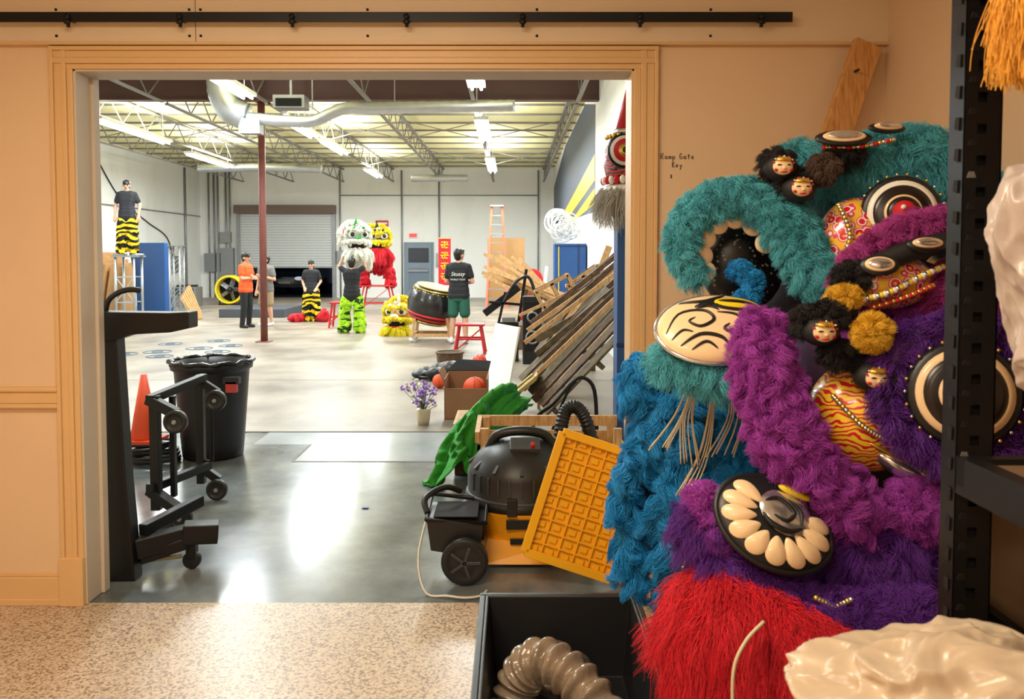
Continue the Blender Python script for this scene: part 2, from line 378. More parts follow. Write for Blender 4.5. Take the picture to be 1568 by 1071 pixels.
for x in(-2.02,-1.43,-1.38,-.64,.11,.88):
    for z in(2.575,2.69): b.cyl((x,y-.024,z),(x,y-.018,z),.006,BLKM,seg=8)
b.b2((-1.405,y-.0205,2.55),(-1.402,y-.02,2.74),FJ)
b.obj('rail_backing_board')
b=B(); b.b2((-3.1,y-.075,2.622),(1.225,y-.065,2.664),BLKM)
for x in(-1.94,-1.45,-.96,-.46,.047,.56,1.09):
    b.cyl((x,y-.065,2.643),(x,y-.02,2.643),.013,BLKM,seg=12); b.cyl((x,y-.085,2.643),(x,y-.075,2.643),.014,BLKM,seg=6); b.cyl((x,y-.07,2.622),(x,y-.07,2.60),.008,BLKM,seg=8)
    b.sph((x,y-.08,2.62),(.016,.01,.012),BLKM)
b.obj('barn_door_rail')
def text(name,body,loc,size,mt,rot=(math.pi/2,0,0),ext=.0008,parent=None,shear=0):
    cu=bpy.data.curves.new(name,'FONT'); cu.body=body; cu.size=size; cu.extrude=ext; cu.materials.append(mt); cu.align_x='CENTER'; cu.shear=shear
    o=bpy.data.objects.new(name,cu); o.location=loc; o.rotation_euler=rot; sc.collection.objects.link(o)
    if parent: o.parent=parent; o.location=Vector(loc)-parent.location
    return o
INK=mat('marker_ink',S(40,30,28),.6)
hwb=B()
LET={'R':[[(0,0),(0,1),(.5,1),(.55,.7),(.1,.5),(.6,0)]],'a':[[(.5,.5),(.1,.5),(0,.2),(.2,0),(.5,.2),(.5,.5),(.55,0)]],'m':[[(0,0),(0,.5),(.2,.5),(.25,0),(.3,.45),(.5,.5),(.55,0)]],'p':[[(0,.5),(0,-.5),(0,.4),(.4,.5),(.45,.1),(0,.05)]],
 'G':[[(.6,.9),(.2,1),(0,.5),(.2,0),(.6,.1),(.6,.45),(.35,.45)]],'t':[[(.25,.9),(.25,0)],[(0,.55),(.5,.6)]],'e':[[(0,.25),(.45,.3),(.3,.55),(0,.4),(.05,.05),(.45,.05)]],'K':[[(0,1),(0,0)],[(.5,1),(.05,.5),(.55,0)]],'y':[[(0,.5),(.2,.15)],[(.5,.5),(.1,-.5)]],' ':[]}
def write(s_,x,z,h):
    for ch in s_:
        for st in LET[ch]:
            hwb.tube([(x+p[0]*h*.8,YD0-.002,z+p[1]*h+random.uniform(-.001,.001)) for p in st],.0015,INK,5)
        x+=h*(.75 if ch!=' ' else .5)
write('Ramp Gate',.668,2.035,.024); write('Key',.72,1.998,.022)
hwb.tube([(.715,YD0-.002,1.965),(.715,YD0-.002,1.95)],.003,INK,5)
hwb.obj('handwritten_wall_note')
b=B(); b.bar((1.56,3.54,2.53),(.76,3.24,.445),.125,.038,WOODP,up=(0,1,.2)); b.cyl((1.49,3.46,2.4),(1.49,3.5,2.4),.006,BLK); b.cyl((1.36,3.42,2.1),(1.36,3.46,2.1),.006,BLK); b.obj('wooden_plank',bevel=.003)

# ================================================================ NORTH WALL ITEMS
b=B(); SH=mat('shutter_steel',S(206,210,212),.5,metal=.2,var=.06)
for i in range(20):
    z=1.2+i*.1
    b.b2((-10.35,30.40,z),(-6.85,30.44,z+.085),SH); b.b2((-10.35,30.42,z+.085),(-6.85,30.44,z+.1),STEEL)
b.b2((-10.4,30.36,1.14),(-6.8,30.46,1.2),STEEL)
b.b2((-10.48,30.34,0),(-10.35,30.49,3.2),STEEL); b.b2((-6.85,30.34,0),(-6.72,30.49,3.2),STEEL)
b.b2((-10.5,30.1,3.2),(-6.7,30.49,3.52),mat('brown_housing',S(108,88,80),.5))
b.obj('roll_up_door')
b=B(); GL=mat('door_glass',S(60,70,80),.15)
DG=mat('blue_grey_door',S(120,136,150),.45)
b.b2((-4.12,30.42,0),(-3.0,30.49,2.12),DG); b.b2((-4.05,30.38,0.01),(-3.07,30.43,2.05),DG)
b.b2((-3.95,30.36,1.35),(-3.17,30.39,1.9),GL); b.b2((-3.95,30.37,.3),(-3.17,30.385,1.15),mat('door_panel',S(104,120,136),.45)); b.b2((-3.95,30.3,1.0),(-3.2,30.36,1.06),STEEL)
b.obj('door_1')
b=B(); b.b2((-3.95,30.44,2.28),(-3.6,30.49,2.48),WHITE); b.b2((-3.92,30.43,2.31),(-3.63,30.44,2.45),mat('exit_red',S(240,60,60),.5,emit=1.2)); b.obj('exit_sign')
b=B(); b.b2((-5.2,30.44,2.72),(-4.72,30.49,2.95),mat('sign_red',S(200,40,50),.5)); b.b2((-5.16,30.43,2.8),(-4.76,30.44,2.87),WHITE); b.obj('wall_sign')
b=B()
for x in(-6.55,-4.2,-2.78,1.0): b.cyl((x,30.44,.02),(x,30.44,4.85),.03,STEEL,seg=8)
b.cyl((-6.55,30.44,3.9),(1.0,30.44,3.9),.02,STEEL,seg=8)
b.b2((-2.9,30.38,1.2),(-2.6,30.49,1.7),STEEL); b.b2((-6.68,30.4,1.3),(-6.4,30.49,1.8),STEEL); b.obj('electrical_conduit')
b=B()
for x in(-10.9,-10.75,-11.2,-11.35,-11.55): b.cyl((x,30.44,.02),(x,30.44,4.8),.035,STEEL,seg=8)
b.b2((-11.2,30.3,.7),(-10.6,30.49,1.9),STEEL); b.b2((-11.7,30.3,1.0),(-11.3,30.49,1.7),STEEL); b.b2((-11.1,30.28,2.1),(-10.7,30.49,2.5),STEEL)
b.b2((-11.1,30.28,1.0),(-11.08,30.3,1.7),BLK); b.obj('electrical_panel')
b=B(); b.tube(smooth_path([(-11.87,23,4.3),(-11.87,24.3,3.3),(-11.87,26,2.7),(-11.87,27.5,2.2),(-11.87,28,1.2)],24),.02,BLK,6); b.b2((-11.89,27.8,1.0),(-11.8,28.2,1.6),STEEL)
b.cyl((-11.86,20,3.1),(-11.86,30.4,3.1),.02,STEEL,seg=6); b.cyl((-11.85,29,0.02),(-11.85,29,4.8),.04,STEEL,seg=8); b.obj('wall_cable')
B().b2((-16,30.7,-.15),(0,48,-.05),mat('asphalt',S(38,38,42),.8)).obj('ground_outside')
b=B(); CP=mat('car_paint',S(30,36,48),.2,coat=1,metal=.4)
X0=-9.5;Y0=33.2
prof=[(0,.28),(0,.72),(.25,.86),(1.1,.98),(1.75,1.40),(3.1,1.42),(3.9,1.02),(4.4,.95),(4.45,.3)]
b.prism([(X0-.88,Y0+a,z) for a,z in prof],(1.76,0,0),CP)
b.prism([(X0-.78,Y0+1.12,1.0),(X0+.78,Y0+1.12,1.0),(X0+.7,Y0+1.7,1.38),(X0-.7,Y0+1.7,1.38)],(0,-.02,.02),GL)
for sx in(-1,1):
    b.sph((X0+sx*.62,Y0,.66),(.2,.06,.08),mat('headlamp',S(220,225,235),.1,emit=.6)); 
    for yy in(.85,3.6): b.cyl((X0+sx*.92,Y0+yy,.28),(X0+sx*.7,Y0+yy,.28),.33,BLK,seg=24)
    b.b2((X0+sx*1.05-.08,Y0+1.2,1.0),(X0+sx*1.05+.08,Y0+1.32,1.12),CP)
b.b2((X0-.4,Y0-.02,.5),(X0+.4,Y0+.02,.66),STEEL); b.b2((X0-.7,Y0-.02,.3),(X0+.7,Y0+.03,.42),BLK); b.b2((X0-.25,Y0-.03,.44),(X0+.25,Y0-.01,.55),WHITE)
b.obj('car',bevel=.05)
b=B(); AL=mat('ladder_orange',S(220,110,80),.5)
for sx in(-1,1):
    b.bar((-.47+sx*.32,24.6,0),(-.47+sx*.16,25.1,3.15),.07,.03,AL); b.bar((-.47+sx*.32,25.9,0),(-.47+sx*.16,25.2,3.1),.05,.03,AL)
for i in range(10):
    t=(i+1)/11; w=.32-.16*t; b.b2((-.47-w,24.58+.5*t,3.15*t-.02),(-.47+w,24.7+.5*t,3.15*t+.015),STEEL)
b.box((-.47,25.15,3.17),(.42,.3,.05),STEEL); b.obj('step_ladder')
b=B(); b.b2((-2.3,24.98,.68),(-1.92,25.0,2.15),REDC); b.b2((-2.34,24.96,2.13),(-1.88,25.02,2.17),WOOD)
for k in range(4):
    z=1.95-k*.33
    for (dx,dz,w,h) in((0,.08,.22,.03),(0,-.0,.26,.03),(0,-.09,.2,.03),(0,0,.03,.22),(-.08,-.05,.03,.1),(.08,.04,.03,.09)):
        b.b2((-2.11+dx-w/2,24.97,z+dz-h/2),(-2.11+dx+w/2,24.98,z+dz+h/2),YPAINT)
b.cyl((-2.11,25.05,0),(-2.11,25.05,2.15),.02,STEEL,seg=8); b.b2((-2.4,24.85,0),(-1.82,25.25,.04),STEEL)
b.obj('red_calligraphy_banner')
b=B(); b.box((-.2,26.9,1.1),(1.25,.04,2.2),PLY,(math.radians(5),0,0)); b.obj('plywood_sheet')
b=B(); 
for i in range(5): b.box((-11.35+i*.12,21.8+.1*i,.86-i*.05),(.05,1.6,1.7-i*.1),PLY,(0,math.radians(9),0))
b.obj('plywood_stack')

# west-side equipment
b=B(); b.box((-9.75,21.6,.98),(.16,1.0,1.95),BLUE,(0,0,math.radians(70)))
b.box((-10.0,22.1,.98),(.16,1.0,1.9),BLUE,(0,math.radians(-12),math.radians(80))); b.obj('blue_gym_mat',bevel=.03)
def truss(name,x,y,h):
    b=B(); a=.13
    for i in(-1,1):
        for j in(-1,1): b.cyl((x+i*a,y+j*a,0),(x+i*a,y+j*a,h),.022,GALV,seg=8)
    n=max(1,int(h/.25))
    for k in range(n):
        z=k*h/n; z2=(k+1)*h/n
        for i in(-1,1): b.bar((x-a,y+i*a,z),(x+a,y+i*a,z2),.014,.014,GALV); b.bar((x+i*a,y-a,z),(x+i*a,y+a,z2),.014,.014,GALV)
    b.box((x,y,.01),(.5,.5,.02),STEEL); b.box((x,y,h),(.36,.36,.02),STEEL); return b.obj(name)
truss('truss_stand',-8.5,20.2,1.85); truss('truss_stand',-10.9,20.6,1.3)
b=B(); JX,JY=-9.14,19
for dx in(-.22,.22):
    for dy in(-.2,.2):
        b.cyl((JX+dx,JY+dy,0),(JX+dx,JY+dy,1.6),.03,GALV,seg=10)
for dx in(-.2,.2): b.lathe((JX+dx,JY,1.6),[(.03,0),(.15,.0),(.16,.02),(.16,.05),(.03,.06)],STEEL)
b.box((JX,JY,1.59),(.6,.5,.04),STEEL); b.box((JX,JY,.02),(1.0,.8,.04),STEEL)
for z in(.5,1.1):
    b.box((JX,JY-.2,z),(.44,.03,.03),GALV); b.box((JX,JY+.2,z),(.44,.03,.03),GALV)
b.bar((JX-.22,JY-.2,.5),(JX+.22,JY-.2,1.1),.02,.02,GALV); b.bar((JX+.22,JY-.2,.5),(JX-.22,JY-.2,1.1),.02,.02,GALV)
b.obj('jumping_pole_platform')
b=B(); 
for k in range(6): b.bar((-7.8+k*.0,20.0-k*.09,.03),(-8.15+k*.0,20.05-k*.09,.85-.05*k),.03,.08,WOOD)
b.obj('wooden_ramp')
b=B(); b.b2((-7.6,20.6,.0),(-5.9,22.4,.22),mat('dark_grey_platform',S(66,70,78),.6)); b.obj('low_platform',bevel=.01)
b=B(); c=(-9.2,26,.50)
for yy in(25.86,25.93,26.0,26.07,26.14): b.ring((c[0],yy,c[2]),.43,.042,YPAINT,axis=(0,1,0),seg=36)
b.cyl((c[0],26.13,c[2]),(c[0],26.15,c[2]),.42,DARK,seg=28)
for k in range(5):
    a=k*2*math.pi/5; b.bar((c[0],26,c[2]),(c[0]+.36*math.cos(a),26,c[2]+.36*math.sin(a)),.16,.02,STEEL,up=(math.cos(a+1.57)*.5,.6,math.sin(a+1.57)*.5))
for R in(.1,.2,.3,.38): b.ring((c[0],25.84,c[2]),R,.005,BLKM,axis=(0,1,0),rs=5)
b.sph((c[0],25.95,c[2]),(.09,.12,.09),BLK)
for sx in(-1,1): b.cyl((c[0]+sx*.3,25.85,0.0),(c[0]+sx*.35,26,.2),.025,BLKM,seg=8)
b.b2((c[0]-.35,25.85,0),(c[0]+.35,26.15,.04),BLKM); b.obj('drum_fan')
b=B(); b.b2((-10.7,25,0),(-9.95,25.6,.62),STEEL); b.b2((-10.65,24.98,.35),(-10.0,25,.58),GL); b.b2((-10.6,25.1,.62),(-10.05,25.5,.68),BLK); b.obj('equipment_case',bevel=.02)

# ================================================================ EAST-SIDE CLUTTER
NAVY=mat('navy',S(16,44,90),.5)
b=B(); b.b2((.90,16.9,0),(1.57,17.5,1.86),BLUE); b.b2((.98,16.885,.05),(1.0,16.9,1.8),YPAINT); b.b2((1.4,16.885,0),(1.43,16.9,1.86),NAVY); b.b2((.90,16.88,1.8),(1.57,16.9,1.82),NAVY)
b.obj('blue_crash_pad',bevel=.03)
b=B(); WIRE=mat('white_wire',S(235,238,240),.4)
for i in range(22):
    ax=(random.uniform(-.6,.6),-1,random.uniform(-.6,.6)); b.ring((1.08+random.uniform(-.14,.2),17.2+random.uniform(-.12,.12),2.16+random.uniform(-.06,.2)),random.uniform(.17,.27),.014,WIRE,axis=ax,rs=5,seg=24)
b.obj('white_wire_hoops')
b=B(); b.box((1.15,5.62,.98),(.84,.2,1.95),BLUE); b.box((1.15,5.515,.98),(.85,.01,.03),NAVY); b.obj('blue_folding_mat',bevel=.03)
def pallet(name,org,u,v,wms,n=7,lu=1.2,lv=1.1,fill=.72,seed=1):
    rr=random.Random(seed)
    u=Vector(u).normalized(); v=Vector(v); v=(v-u*v.dot(u)).normalized(); w=u.cross(v); o=Vector(org); b=B()
    for i in range(n):
        t=(i+.5)/n*lv; a0=rr.uniform(-.04,.06); a1=lu*rr.uniform(.86,1.04)
        b.bar(o+v*t+u*a0,o+v*t+u*a1+w*rr.uniform(-.01,.02),lv/n*fill,.03,wms[rr.randrange(len(wms))],up=w)
    for s_ in(.05,.5,.93): b.bar(o+u*lu*s_-w*.06,o+u*lu*s_+v*lv-w*.06,.05,.08,WOODD,up=w)
    return b.obj(name,bevel=.004)
pallet('wooden_pallet',(.36,7.7,.05),(.60,.06,.62),(-.10,.75,.5),[WOODG,WOODD,WOODG],n=6,lu=1.4,lv=.8,seed=3)
pallet('wooden_pallet',(.52,8.75,.1),(.55,.06,.66),(-.08,.8,.5),[WOODD,WOODG,WOOD],n=5,lu=1.4,lv=.8,seed=8)
pallet('wooden_pallet',(.62,9.9,.12),(.50,.05,.7),(-.1,.8,.6),[WOODD,WOODD,WOOD],n=5,lu=1.45,lv=.8,seed=11)
b=B()
for (cx,cz,cy,s_,an) in((.66,1.0,10.9,.5,-28),(1.12,1.12,11.0,.5,-35)):
    R=Matrix.Rotation(math.radians(an),3,'Y'); C=Vector((cx,cy,cz))
    P=lambda x,yy,z: C+R@Vector((x,yy,z))
    h=s_/2
    for yy in(0,.25):
        for a_,c_ in(((-h,-h),(h,-h)),((-h,h),(h,h)),((-h,-h),(-h,h)),((h,-h),(h,h)),((-h,0),(h,0)),((0,-h),(0,h))):
            b.bar(P(a_[0],yy,a_[1]),P(c_[0],yy,c_[1]),.05,.03,WOOD if yy==0 else WOODD,up=(0,1,0))
    for a_ in((-h,-h),(h,-h),(h,h),(-h,h)): b.bar(P(a_[0],0,a_[1]),P(a_[0],.25,a_[1]),.04,.04,WOOD)
    b.b2((cx-.04,cy,0),(cx+.04,cy+.08,cz-.3),WOODD)
b.obj('slatted_crate_frames')
b=B()
for k in range(15):
    x0=.34+random.uniform(-.15,.2); y0=7.9+k*.19
    off=.42+.05*(k%3)
    b.bar((x0-.10,y0+.1,off+.02*k),(1.44,y0+random.uniform(0,.25),1.38+random.uniform(-.18,.25)+.01*k),random.uniform(.04,.09),.035,[WOOD,WOODD,WOODG,WOODD,WOOD][k%5],up=(0,1,0))
b.obj('lumber_pile')
b=B()
for k in range(22):
    y0=13.4+k*.05; x1=1.15+random.uniform(-.4,.2)
    b.bar((-.46+random.uniform(-.1,.6),y0+.5,1.52+random.uniform(-.4,.12)),(x1,y0,.5+random.uniform(0,.4)),.06,.035,WOOD,up=(0,1,0))
for k in range(4): b.bar((.2+.25*k,14.1,.02),(.25+.25*k,14.1,1.0),.06,.06,WOODD)
b.b2((.1,13.5,0),(1.35,14.5,.42),WOODD)
b.obj('lumber_stack')
b=B(); b.bar((1.25,12.6,1.0),(1.5,12.3,1.75),.1,.03,WOOD,up=(0,1,0)); b.bar((1.25,12.6,0),(1.25,12.6,1.0),.1,.03,WOOD,up=(0,1,0)); b.obj('wooden_board')
b=B()
b.b2((-.2,12.0,.0),(.1,12.4,.6),BLK); b.b2((-.17,11.99,.08),(.07,12.0,.55),DARK); b.b2((.16,11.7,0),(.44,12.05,1.0),BLK); b.b2((.19,11.69,.2),(.41,11.7,.93),DARK)
b.bar((-.42,12.1,.72),(.1,12.2,1.12),.11,.08,BLKM,up=(0,1,0)); b.bar((-.35,12.1,.9),(.36,12.1,.84),.04,.04,BLKM); b.bar((.1,12.1,.6),(.22,12.1,1.4),.045,.045,BLKM)
b.bar((-.33,12.1,0),(-.1,12.1,1.05),.04,.04,BLKM); b.tube(smooth_path([(-.12,12,.9),(.05,11.95,1.2),(.25,12,1.28),(.36,12,1.0)],16),.025,BLK)
b.ring((-.05,11.98,.3),.12,.02,STEEL,axis=(0,1,0)); b.ring((.3,11.68,.4),.09,.015,STEEL,axis=(0,1,0)); b.ring((.3,11.68,.7),.07,.015,STEEL,axis=(0,1,0))
b.box((-.05,12.0,.64),(.2,.2,.07),mat('folded_grey_cloth',S(120,124,120),.8))
b.obj('speaker_equipment_stack',bevel=.01)
b=B(); b.sph((.38,15.2,1.12),(.22,.12,.24),REDC); b.cyl((.2,15.2,.0),(.18,15.1,1.5),.03,WHITE); b.cyl((.5,15.2,.0),(.66,15.1,1.4),.03,WHITE); b.lathe((.35,15.2,.0),[(.26,0),(.18,.6),(.1,1.0)],RED); b.obj('red_flag_prop')
def stool(name,cx,cy,w,d,h,mt):
    b=B(); b.box((cx,cy,h),(w,d,.035),mt)
    for sx in(-1,1):
        for sy in(-1,1): b.bar((cx+sx*w*.52,cy+sy*d*.55,0),(cx+sx*w*.36,cy+sy*d*.36,h),.035,.035,mt)
        b.bar((cx+sx*w*.47,cy-d*.48,.15),(cx+sx*w*.47,cy+d*.48,.15),.025,.025,mt)
    b.bar((cx-w*.44,cy-d*.44,.24),(cx+w*.44,cy-d*.44,.24),.025,.03,mt); b.bar((cx-w*.44,cy+d*.44,.24),(cx+w*.44,cy+d*.44,.24),.025,.03,mt)
    b.bar((cx-w*.5,cy-d*.5,.05),(cx+w*.4,cy-d*.4,h-.05),.02,.02,mt)
    return b.obj(name,bevel=.004)
stool('red_stool',-.69,13.1,.48,.36,.47,RED)
stool('red_stool',-3.85,17.8,.4,.35,.55,RED)
stool('red_table',-3.88,23,.95,.7,.74,RED)
b=B(); b.prism([(-.32,8.75,.02),(-.04,8.65,.02),(.10,9.1,.78),(-.17,9.2,.82)],(-.02,-.03,0),mat('white_panel',S(246,246,244),.4,var=.02)); b.b2((-.14,9.10,.70),(-.04,9.12,.71),BLK); b.obj('white_foam_board')
b=B(); u0=Vector((-.14,8.0,.10)); uu=Vector((.42,.3,.30)); vv=Vector((-.05,-.4,-.02))
LAT=ramp_mat('screen_dark_pattern',[(0,S(190,190,170)),(.3,S(50,56,66))],'voronoi',30,.4)
b.prism([u0,u0+uu,u0+uu+vv,u0+vv],(0,.0,-.03),LAT)
GF=mat('gold_frame',S(190,160,80),.4)
for a_,c_ in((u0,u0+uu),(u0+vv,u0+vv+uu),(u0,u0+vv),(u0+uu,u0+uu+vv)): b.bar(a_,c_,.03,.04,GF)
b.bar(u0+uu,(u0.x+uu.x,u0.y+uu.y,0),.03,.03,GF); b.bar(u0,(u0.x,u0.y,0),.03,.03,GF)
b.obj('framed_screen')
b=B()
x0,x1,y0,y1=-.66,-.24,7.7,8.15
for lo,hi in(((x0,y0,0),(x1,y0+.01,.31)),((x0,y1-.01,0),(x1,y1,.42)),((x0,y0,0),(x0+.01,y1,.4)),((x1-.01,y0,0),(x1,y1,.4)),((x0,y0,0),(x1,y1,.02))): b.b2(lo,hi,CARD)
b.prism([(x0,y1-.01,.42),(x1,y1-.01,.42),(x1+.02,y1+.1,.50),(x0+.1,y1+.1,.52)],(0,0,.008),DARK); b.box((-.68,7.9,.42),(.01,.44,.14),CARD,(0,math.radians(-25),0)); b.obj('cardboard_box')
def ball(name,c,r,mt):
    b=B(); b.sph(c,r,mt,seg=28,rings=16); g=r*1.002
    for ax in((1,0,0),(0,1,0),(.7,.7,.2)): b.ring(c,g,r*.02,BLK,axis=ax,rs=5,seg=32)
    return b.obj(name)
ball('basketball',(-.37,7.88,.28),.12,ORANGE); ball('basketball',(-.88,9.6,.085),.085,ORANGE)
ball('rubber_ball',(-.48,10.5,.11),.11,mat('red_rubber',S(230,70,50),.4)); ball('rubber_ball',(-.30,10.2,.10),.10,mat('pink_rubber',S(230,100,80),.4)); ball('rubber_ball',(-.42,10.25,.24),.09,MC['red_rubber'])
b=B(); b.lathe((-.88,11.2,0),[(.12,0),(.17,.03),(.19,.22),(.2,.24),(.17,.24),(.16,.1),(.02,.06)],WOODD); b.ring((-.88,11.2,.24),.19,.015,WOODD); b.obj('woven_basket')
b=B(); 
for k in range(6): b.sph((-1.15+k*.08+random.uniform(-.04,.04),10.3+random.uniform(-.15,.15),.06+.015*k),(.13,.15,.06+.012*k),BLK,(0,random.uniform(-.4,.4),k))
b.tube(smooth_path([(-1.3,10.4,.04),(-1.1,10.1,.05),(-.9,10.2,.09),(-.8,10.3,.2)],16),.015,BLK,6); b.obj('black_duffel_bag')
fl=empty('purple_flower_bouquet',(-.9,7.5,0)); b=B(); GS=mat('flower_stem',S(90,120,60),.6); PF=mat('purple_petal',S(165,125,205),.6,var=.3,scale=30)
b.lathe((-.84,7.5,0),[(.05,0),(.06,.05),(.07,.14),(.065,.15)],mat('bouquet_wrap',S(200,190,160),.5))
for k in range(44):
    a=random.uniform(0,6.28); r=random.uniform(.02,.17); z=random.uniform(.2,.42)-r*.4
    p1=(-.84-.03+r*math.cos(a),7.5+r*math.sin(a),z); b.tube([(-.84,7.5,.12),p1],.003,GS,4)
    for j in range(4): b.sph((p1[0]+random.uniform(-.02,.02),p1[1]+random.uniform(-.02,.02),p1[2]+random.uniform(-.02,.03)),(.013,.013,.012),PF if k%4 else WHITE,seg=6,rings=5)
b.obj('stems_and_petals',parent=fl)
x0,x1,y0,y1=-.42,-.1,5.75,6.25
b=B(); b.b2((x0,y0,0),(x1,y1,.38),WOODD); b.b2((x0-.01,y0-.01,.34),(x1+.01,y1+.01,.38),WOOD); b.obj('wooden_box',bevel=.005)
def cloth(name,zf,mt,n=50,solid=.006):
    bm=bmesh.new(); g=[]
    for i in range(n):
        g.append([bm.verts.new(zf(i/(n-1),j/(n-1))) for j in range(n)])
    for i in range(n-1):
        for j in range(n-1):
            f=bm.faces.new((g[i][j],g[i+1][j],g[i+1][j+1],g[i][j+1])); f.smooth=True
    me=bpy.data.meshes.new(name); bm.to_mesh(me); bm.free(); me.materials.append(mt)
    o=bpy.data.objects.new(name,me); sc.collection.objects.link(o)
    q=o.modifiers.new('solid','SOLIDIFY'); q.thickness=solid
    return o
GP=smooth_path([(-.0,6.1,.58),(-.14,5.95,.56),(-.26,5.8,.46),(-.34,5.68,.27),(-.37,5.6,.10)],61)
def gz(s,t):
    sp=GP[min(60,int(s*60))]
    w=.22+.13*s; a=(t-.5)*3.0
    r=w*(1+.15*math.sin(8*a+4*s)+.09*math.sin(17*a-3*s))
    n_=mn.noise(Vector((s*5,t*5,0)))*.07+mn.noise(Vector((s*13,t*13,4)))*.03
    return (sp[0]+math.sin(a)*r*.7+n_, sp[1]-math.cos(a)*r*.7, max(.012,sp[2]+math.cos(a)*r*.25-abs(math.sin(a))*.14*(1+s)+n_))
cloth('green_cloth',gz,GREENC,110)
b=B()
x0,x1,y0,y1=-.22,.72,5.0,5.45
for z in(.1,.3): 
    b.b2((x0,y0,z),(x1,y0+.02,z+.1),WOOD); b.b2((x0,y1-.02,z),(x1,y1,z+.1),WOOD); b.b2((x0,y0,z),(x0+.02,y1,z+.1),WOOD); b.b2((x1-.02,y0,z),(x1,y1,z+.1),WOOD)
b.bar((x0,y1-.02,.47),(x1,y1-.02,.47),.03,.07,WOOD); b.bar((x0,y0+.0,.45),(x0,y1,.47),.03,.07,WOOD)
for x in(x0+.02,x1-.07):
    for yy in(y0+.02,y1-.06): b.b2((x,yy,0),(x+.05,yy+.04,.5),WOOD)
b.b2((x0,y0,.02),(x1,y1,.04),WOOD); b.obj('wooden_crate')
b=B(); b.tube(smooth_path([(.12,5.7,.05),(.16,5.7,.4),(.3,5.6,.56),(.42,5.6,.70),(.5,5.6,.74),(.58,5.6,.66),(.6,5.6,.4),(.6,5.6,.05)],30),.014,BLKM,8); b.tube(smooth_path([(.2,5.75,.05),(.38,5.7,.58),(.46,5.7,.7)],16),.012,BLKM,8)
b.b2((.1,5.6,.03),(.62,5.8,.08),BLK); b.cyl((.12,5.56,.06),(.12,5.6,.06),.06,BLK); b.cyl((.6,5.56,.06),(.6,5.6,.06),.06,BLK); b.obj('folded_hand_cart')

# ================================================================ SHOP VACUUM
b=B(); vx,vy=.05,4.33; GRY=mat('vac_grey',S(60,62,66),.4); q_=1.12
LP=lambda pr:[(r*q_,h) for r,h in pr]
b.lathe((vx,vy,.05),LP([(.2,0),(.235,.01),(.245,.05),(.262,.2),(.268,.215),(.25,.22)]),YELV,seg=40)
b.lathe((vx,vy,.265),LP([(.26,0),(.275,.01),(.275,.04),(.262,.06),(.262,.16),(.25,.2),(.21,.26),(.17,.30),(.12,.33),(.05,.345)]),BLK,seg=40)
b.lathe((vx,vy,.31),LP([(.266,0),(.27,.005),(.27,.012),(.266,.018)]),GRY,seg=40)
for a in range(-60,61,12):
    r=math.radians(a-90); b.box((vx+.262*q_*math.cos(r),vy+.262*q_*math.sin(r),.40),(.012,.01,.09),GRY,(0,0,r))
for k in range(12):
    r=2*math.pi*k/12; b.bar((vx+.255*q_*math.cos(r),vy+.255*q_*math.sin(r),.465),(vx+.11*math.cos(r),vy+.11*math.sin(r),.60),.018,.02,GRY)
b.tube(smooth_path([(vx-.18,vy-.02,.54),(vx-.13,vy-.03,.625),(vx,vy-.04,.65),(vx+.13,vy-.03,.625),(vx+.18,vy-.02,.54)],20),.026,BLK,10)
b.box((vx+.02,vy-.13,.58),(.16,.1,.06),GRY,(math.radians(25),0,0)); b.cyl((vx+.06,vy-.175,.595),(vx+.06,vy-.19,.615),.012,RED)
b.box((vx,vy-.295,.22),(.16,.012,.05),BLK); b.box((vx,vy-.288,.13),(.12,.012,.03),BLK)
b.cyl((vx+.2,vy-.12,.31),(vx+.28,vy-.2,.32),.035,BLK); b.box((vx-.05,vy-.3,.31),(.05,.03,.09),BLK); 
n=80; P=smooth_path([(vx+.24,vy+.05,.4),(vx+.22,vy+.08,.58),(vx+.25,vy+.12,.72),(vx+.31,vy+.12,.75),(vx+.37,vy+.12,.66),(vx+.42,vy+.12,.44),(vx+.38,vy+.12,.22)],n)
b.tube(P,[.036*(1.12 if i%2 else .92) for i in range(n)],BLK,12)
cy_=vy-.14
b.prism([(vx-.45,cy_-.33,.15),(vx-.21,cy_-.33,.11),(vx-.19,cy_-.33,.28),(vx-.47,cy_-.33,.30)],(0,.3,0),BLK)
b.tube([(vx-.47,cy_-.34,.31),(vx-.18,cy_-.34,.29),(vx-.18,cy_-.02,.31),(vx-.47,cy_-.02,.34)],.012,BLK,8,closed=True)
b.b2((vx-.44,cy_-.3,.305),(vx-.22,cy_-.05,.31),DARK)
b.b2((vx-.3,cy_-.05,.1),(vx-.1,cy_+.2,.2),BLK)
b.tube(smooth_path([(vx-.47,cy_-.28,.32),(vx-.49,cy_-.2,.37),(vx-.40,cy_-.1,.40),(vx-.32,cy_-.04,.36)],16),.016,BLK,8)
for yy in(-.39,.22):
    b.lathe((vx-.28,cy_+yy,.115),[(.03,-.01),(.05,-.012),(.075,-.006),(.085,-.012),(.108,-.01),(.115,0),(.115,.035),(.108,.045),(.03,.045)],BLK,axis=(0,1,0),seg=36)
    b.cyl((vx-.28,cy_+yy-.018,.115),(vx-.28,cy_+yy,.115),.012,STEEL)
    for k in range(5):
        a=k*1.2566; b.bar((vx-.28,cy_+yy-.012,.115),(vx-.28+.08*math.cos(a),cy_+yy-.012,.115+.08*math.sin(a)),.016,.012,GRY,up=(0,1,0))
b.cyl((vx-.28,cy_-.37,.115),(vx-.28,cy_+.24,.115),.015,STEEL)
for dx,dy in((.2,-.14),(.2,.14),(-.1,-.2)): b.cyl((vx+dx,vy+dy-.015,.035),(vx+dx,vy+dy+.015,.035),.035,BLK); b.cyl((vx+dx,vy+dy,.04),(vx+dx,vy+dy,.07),.02,BLK)
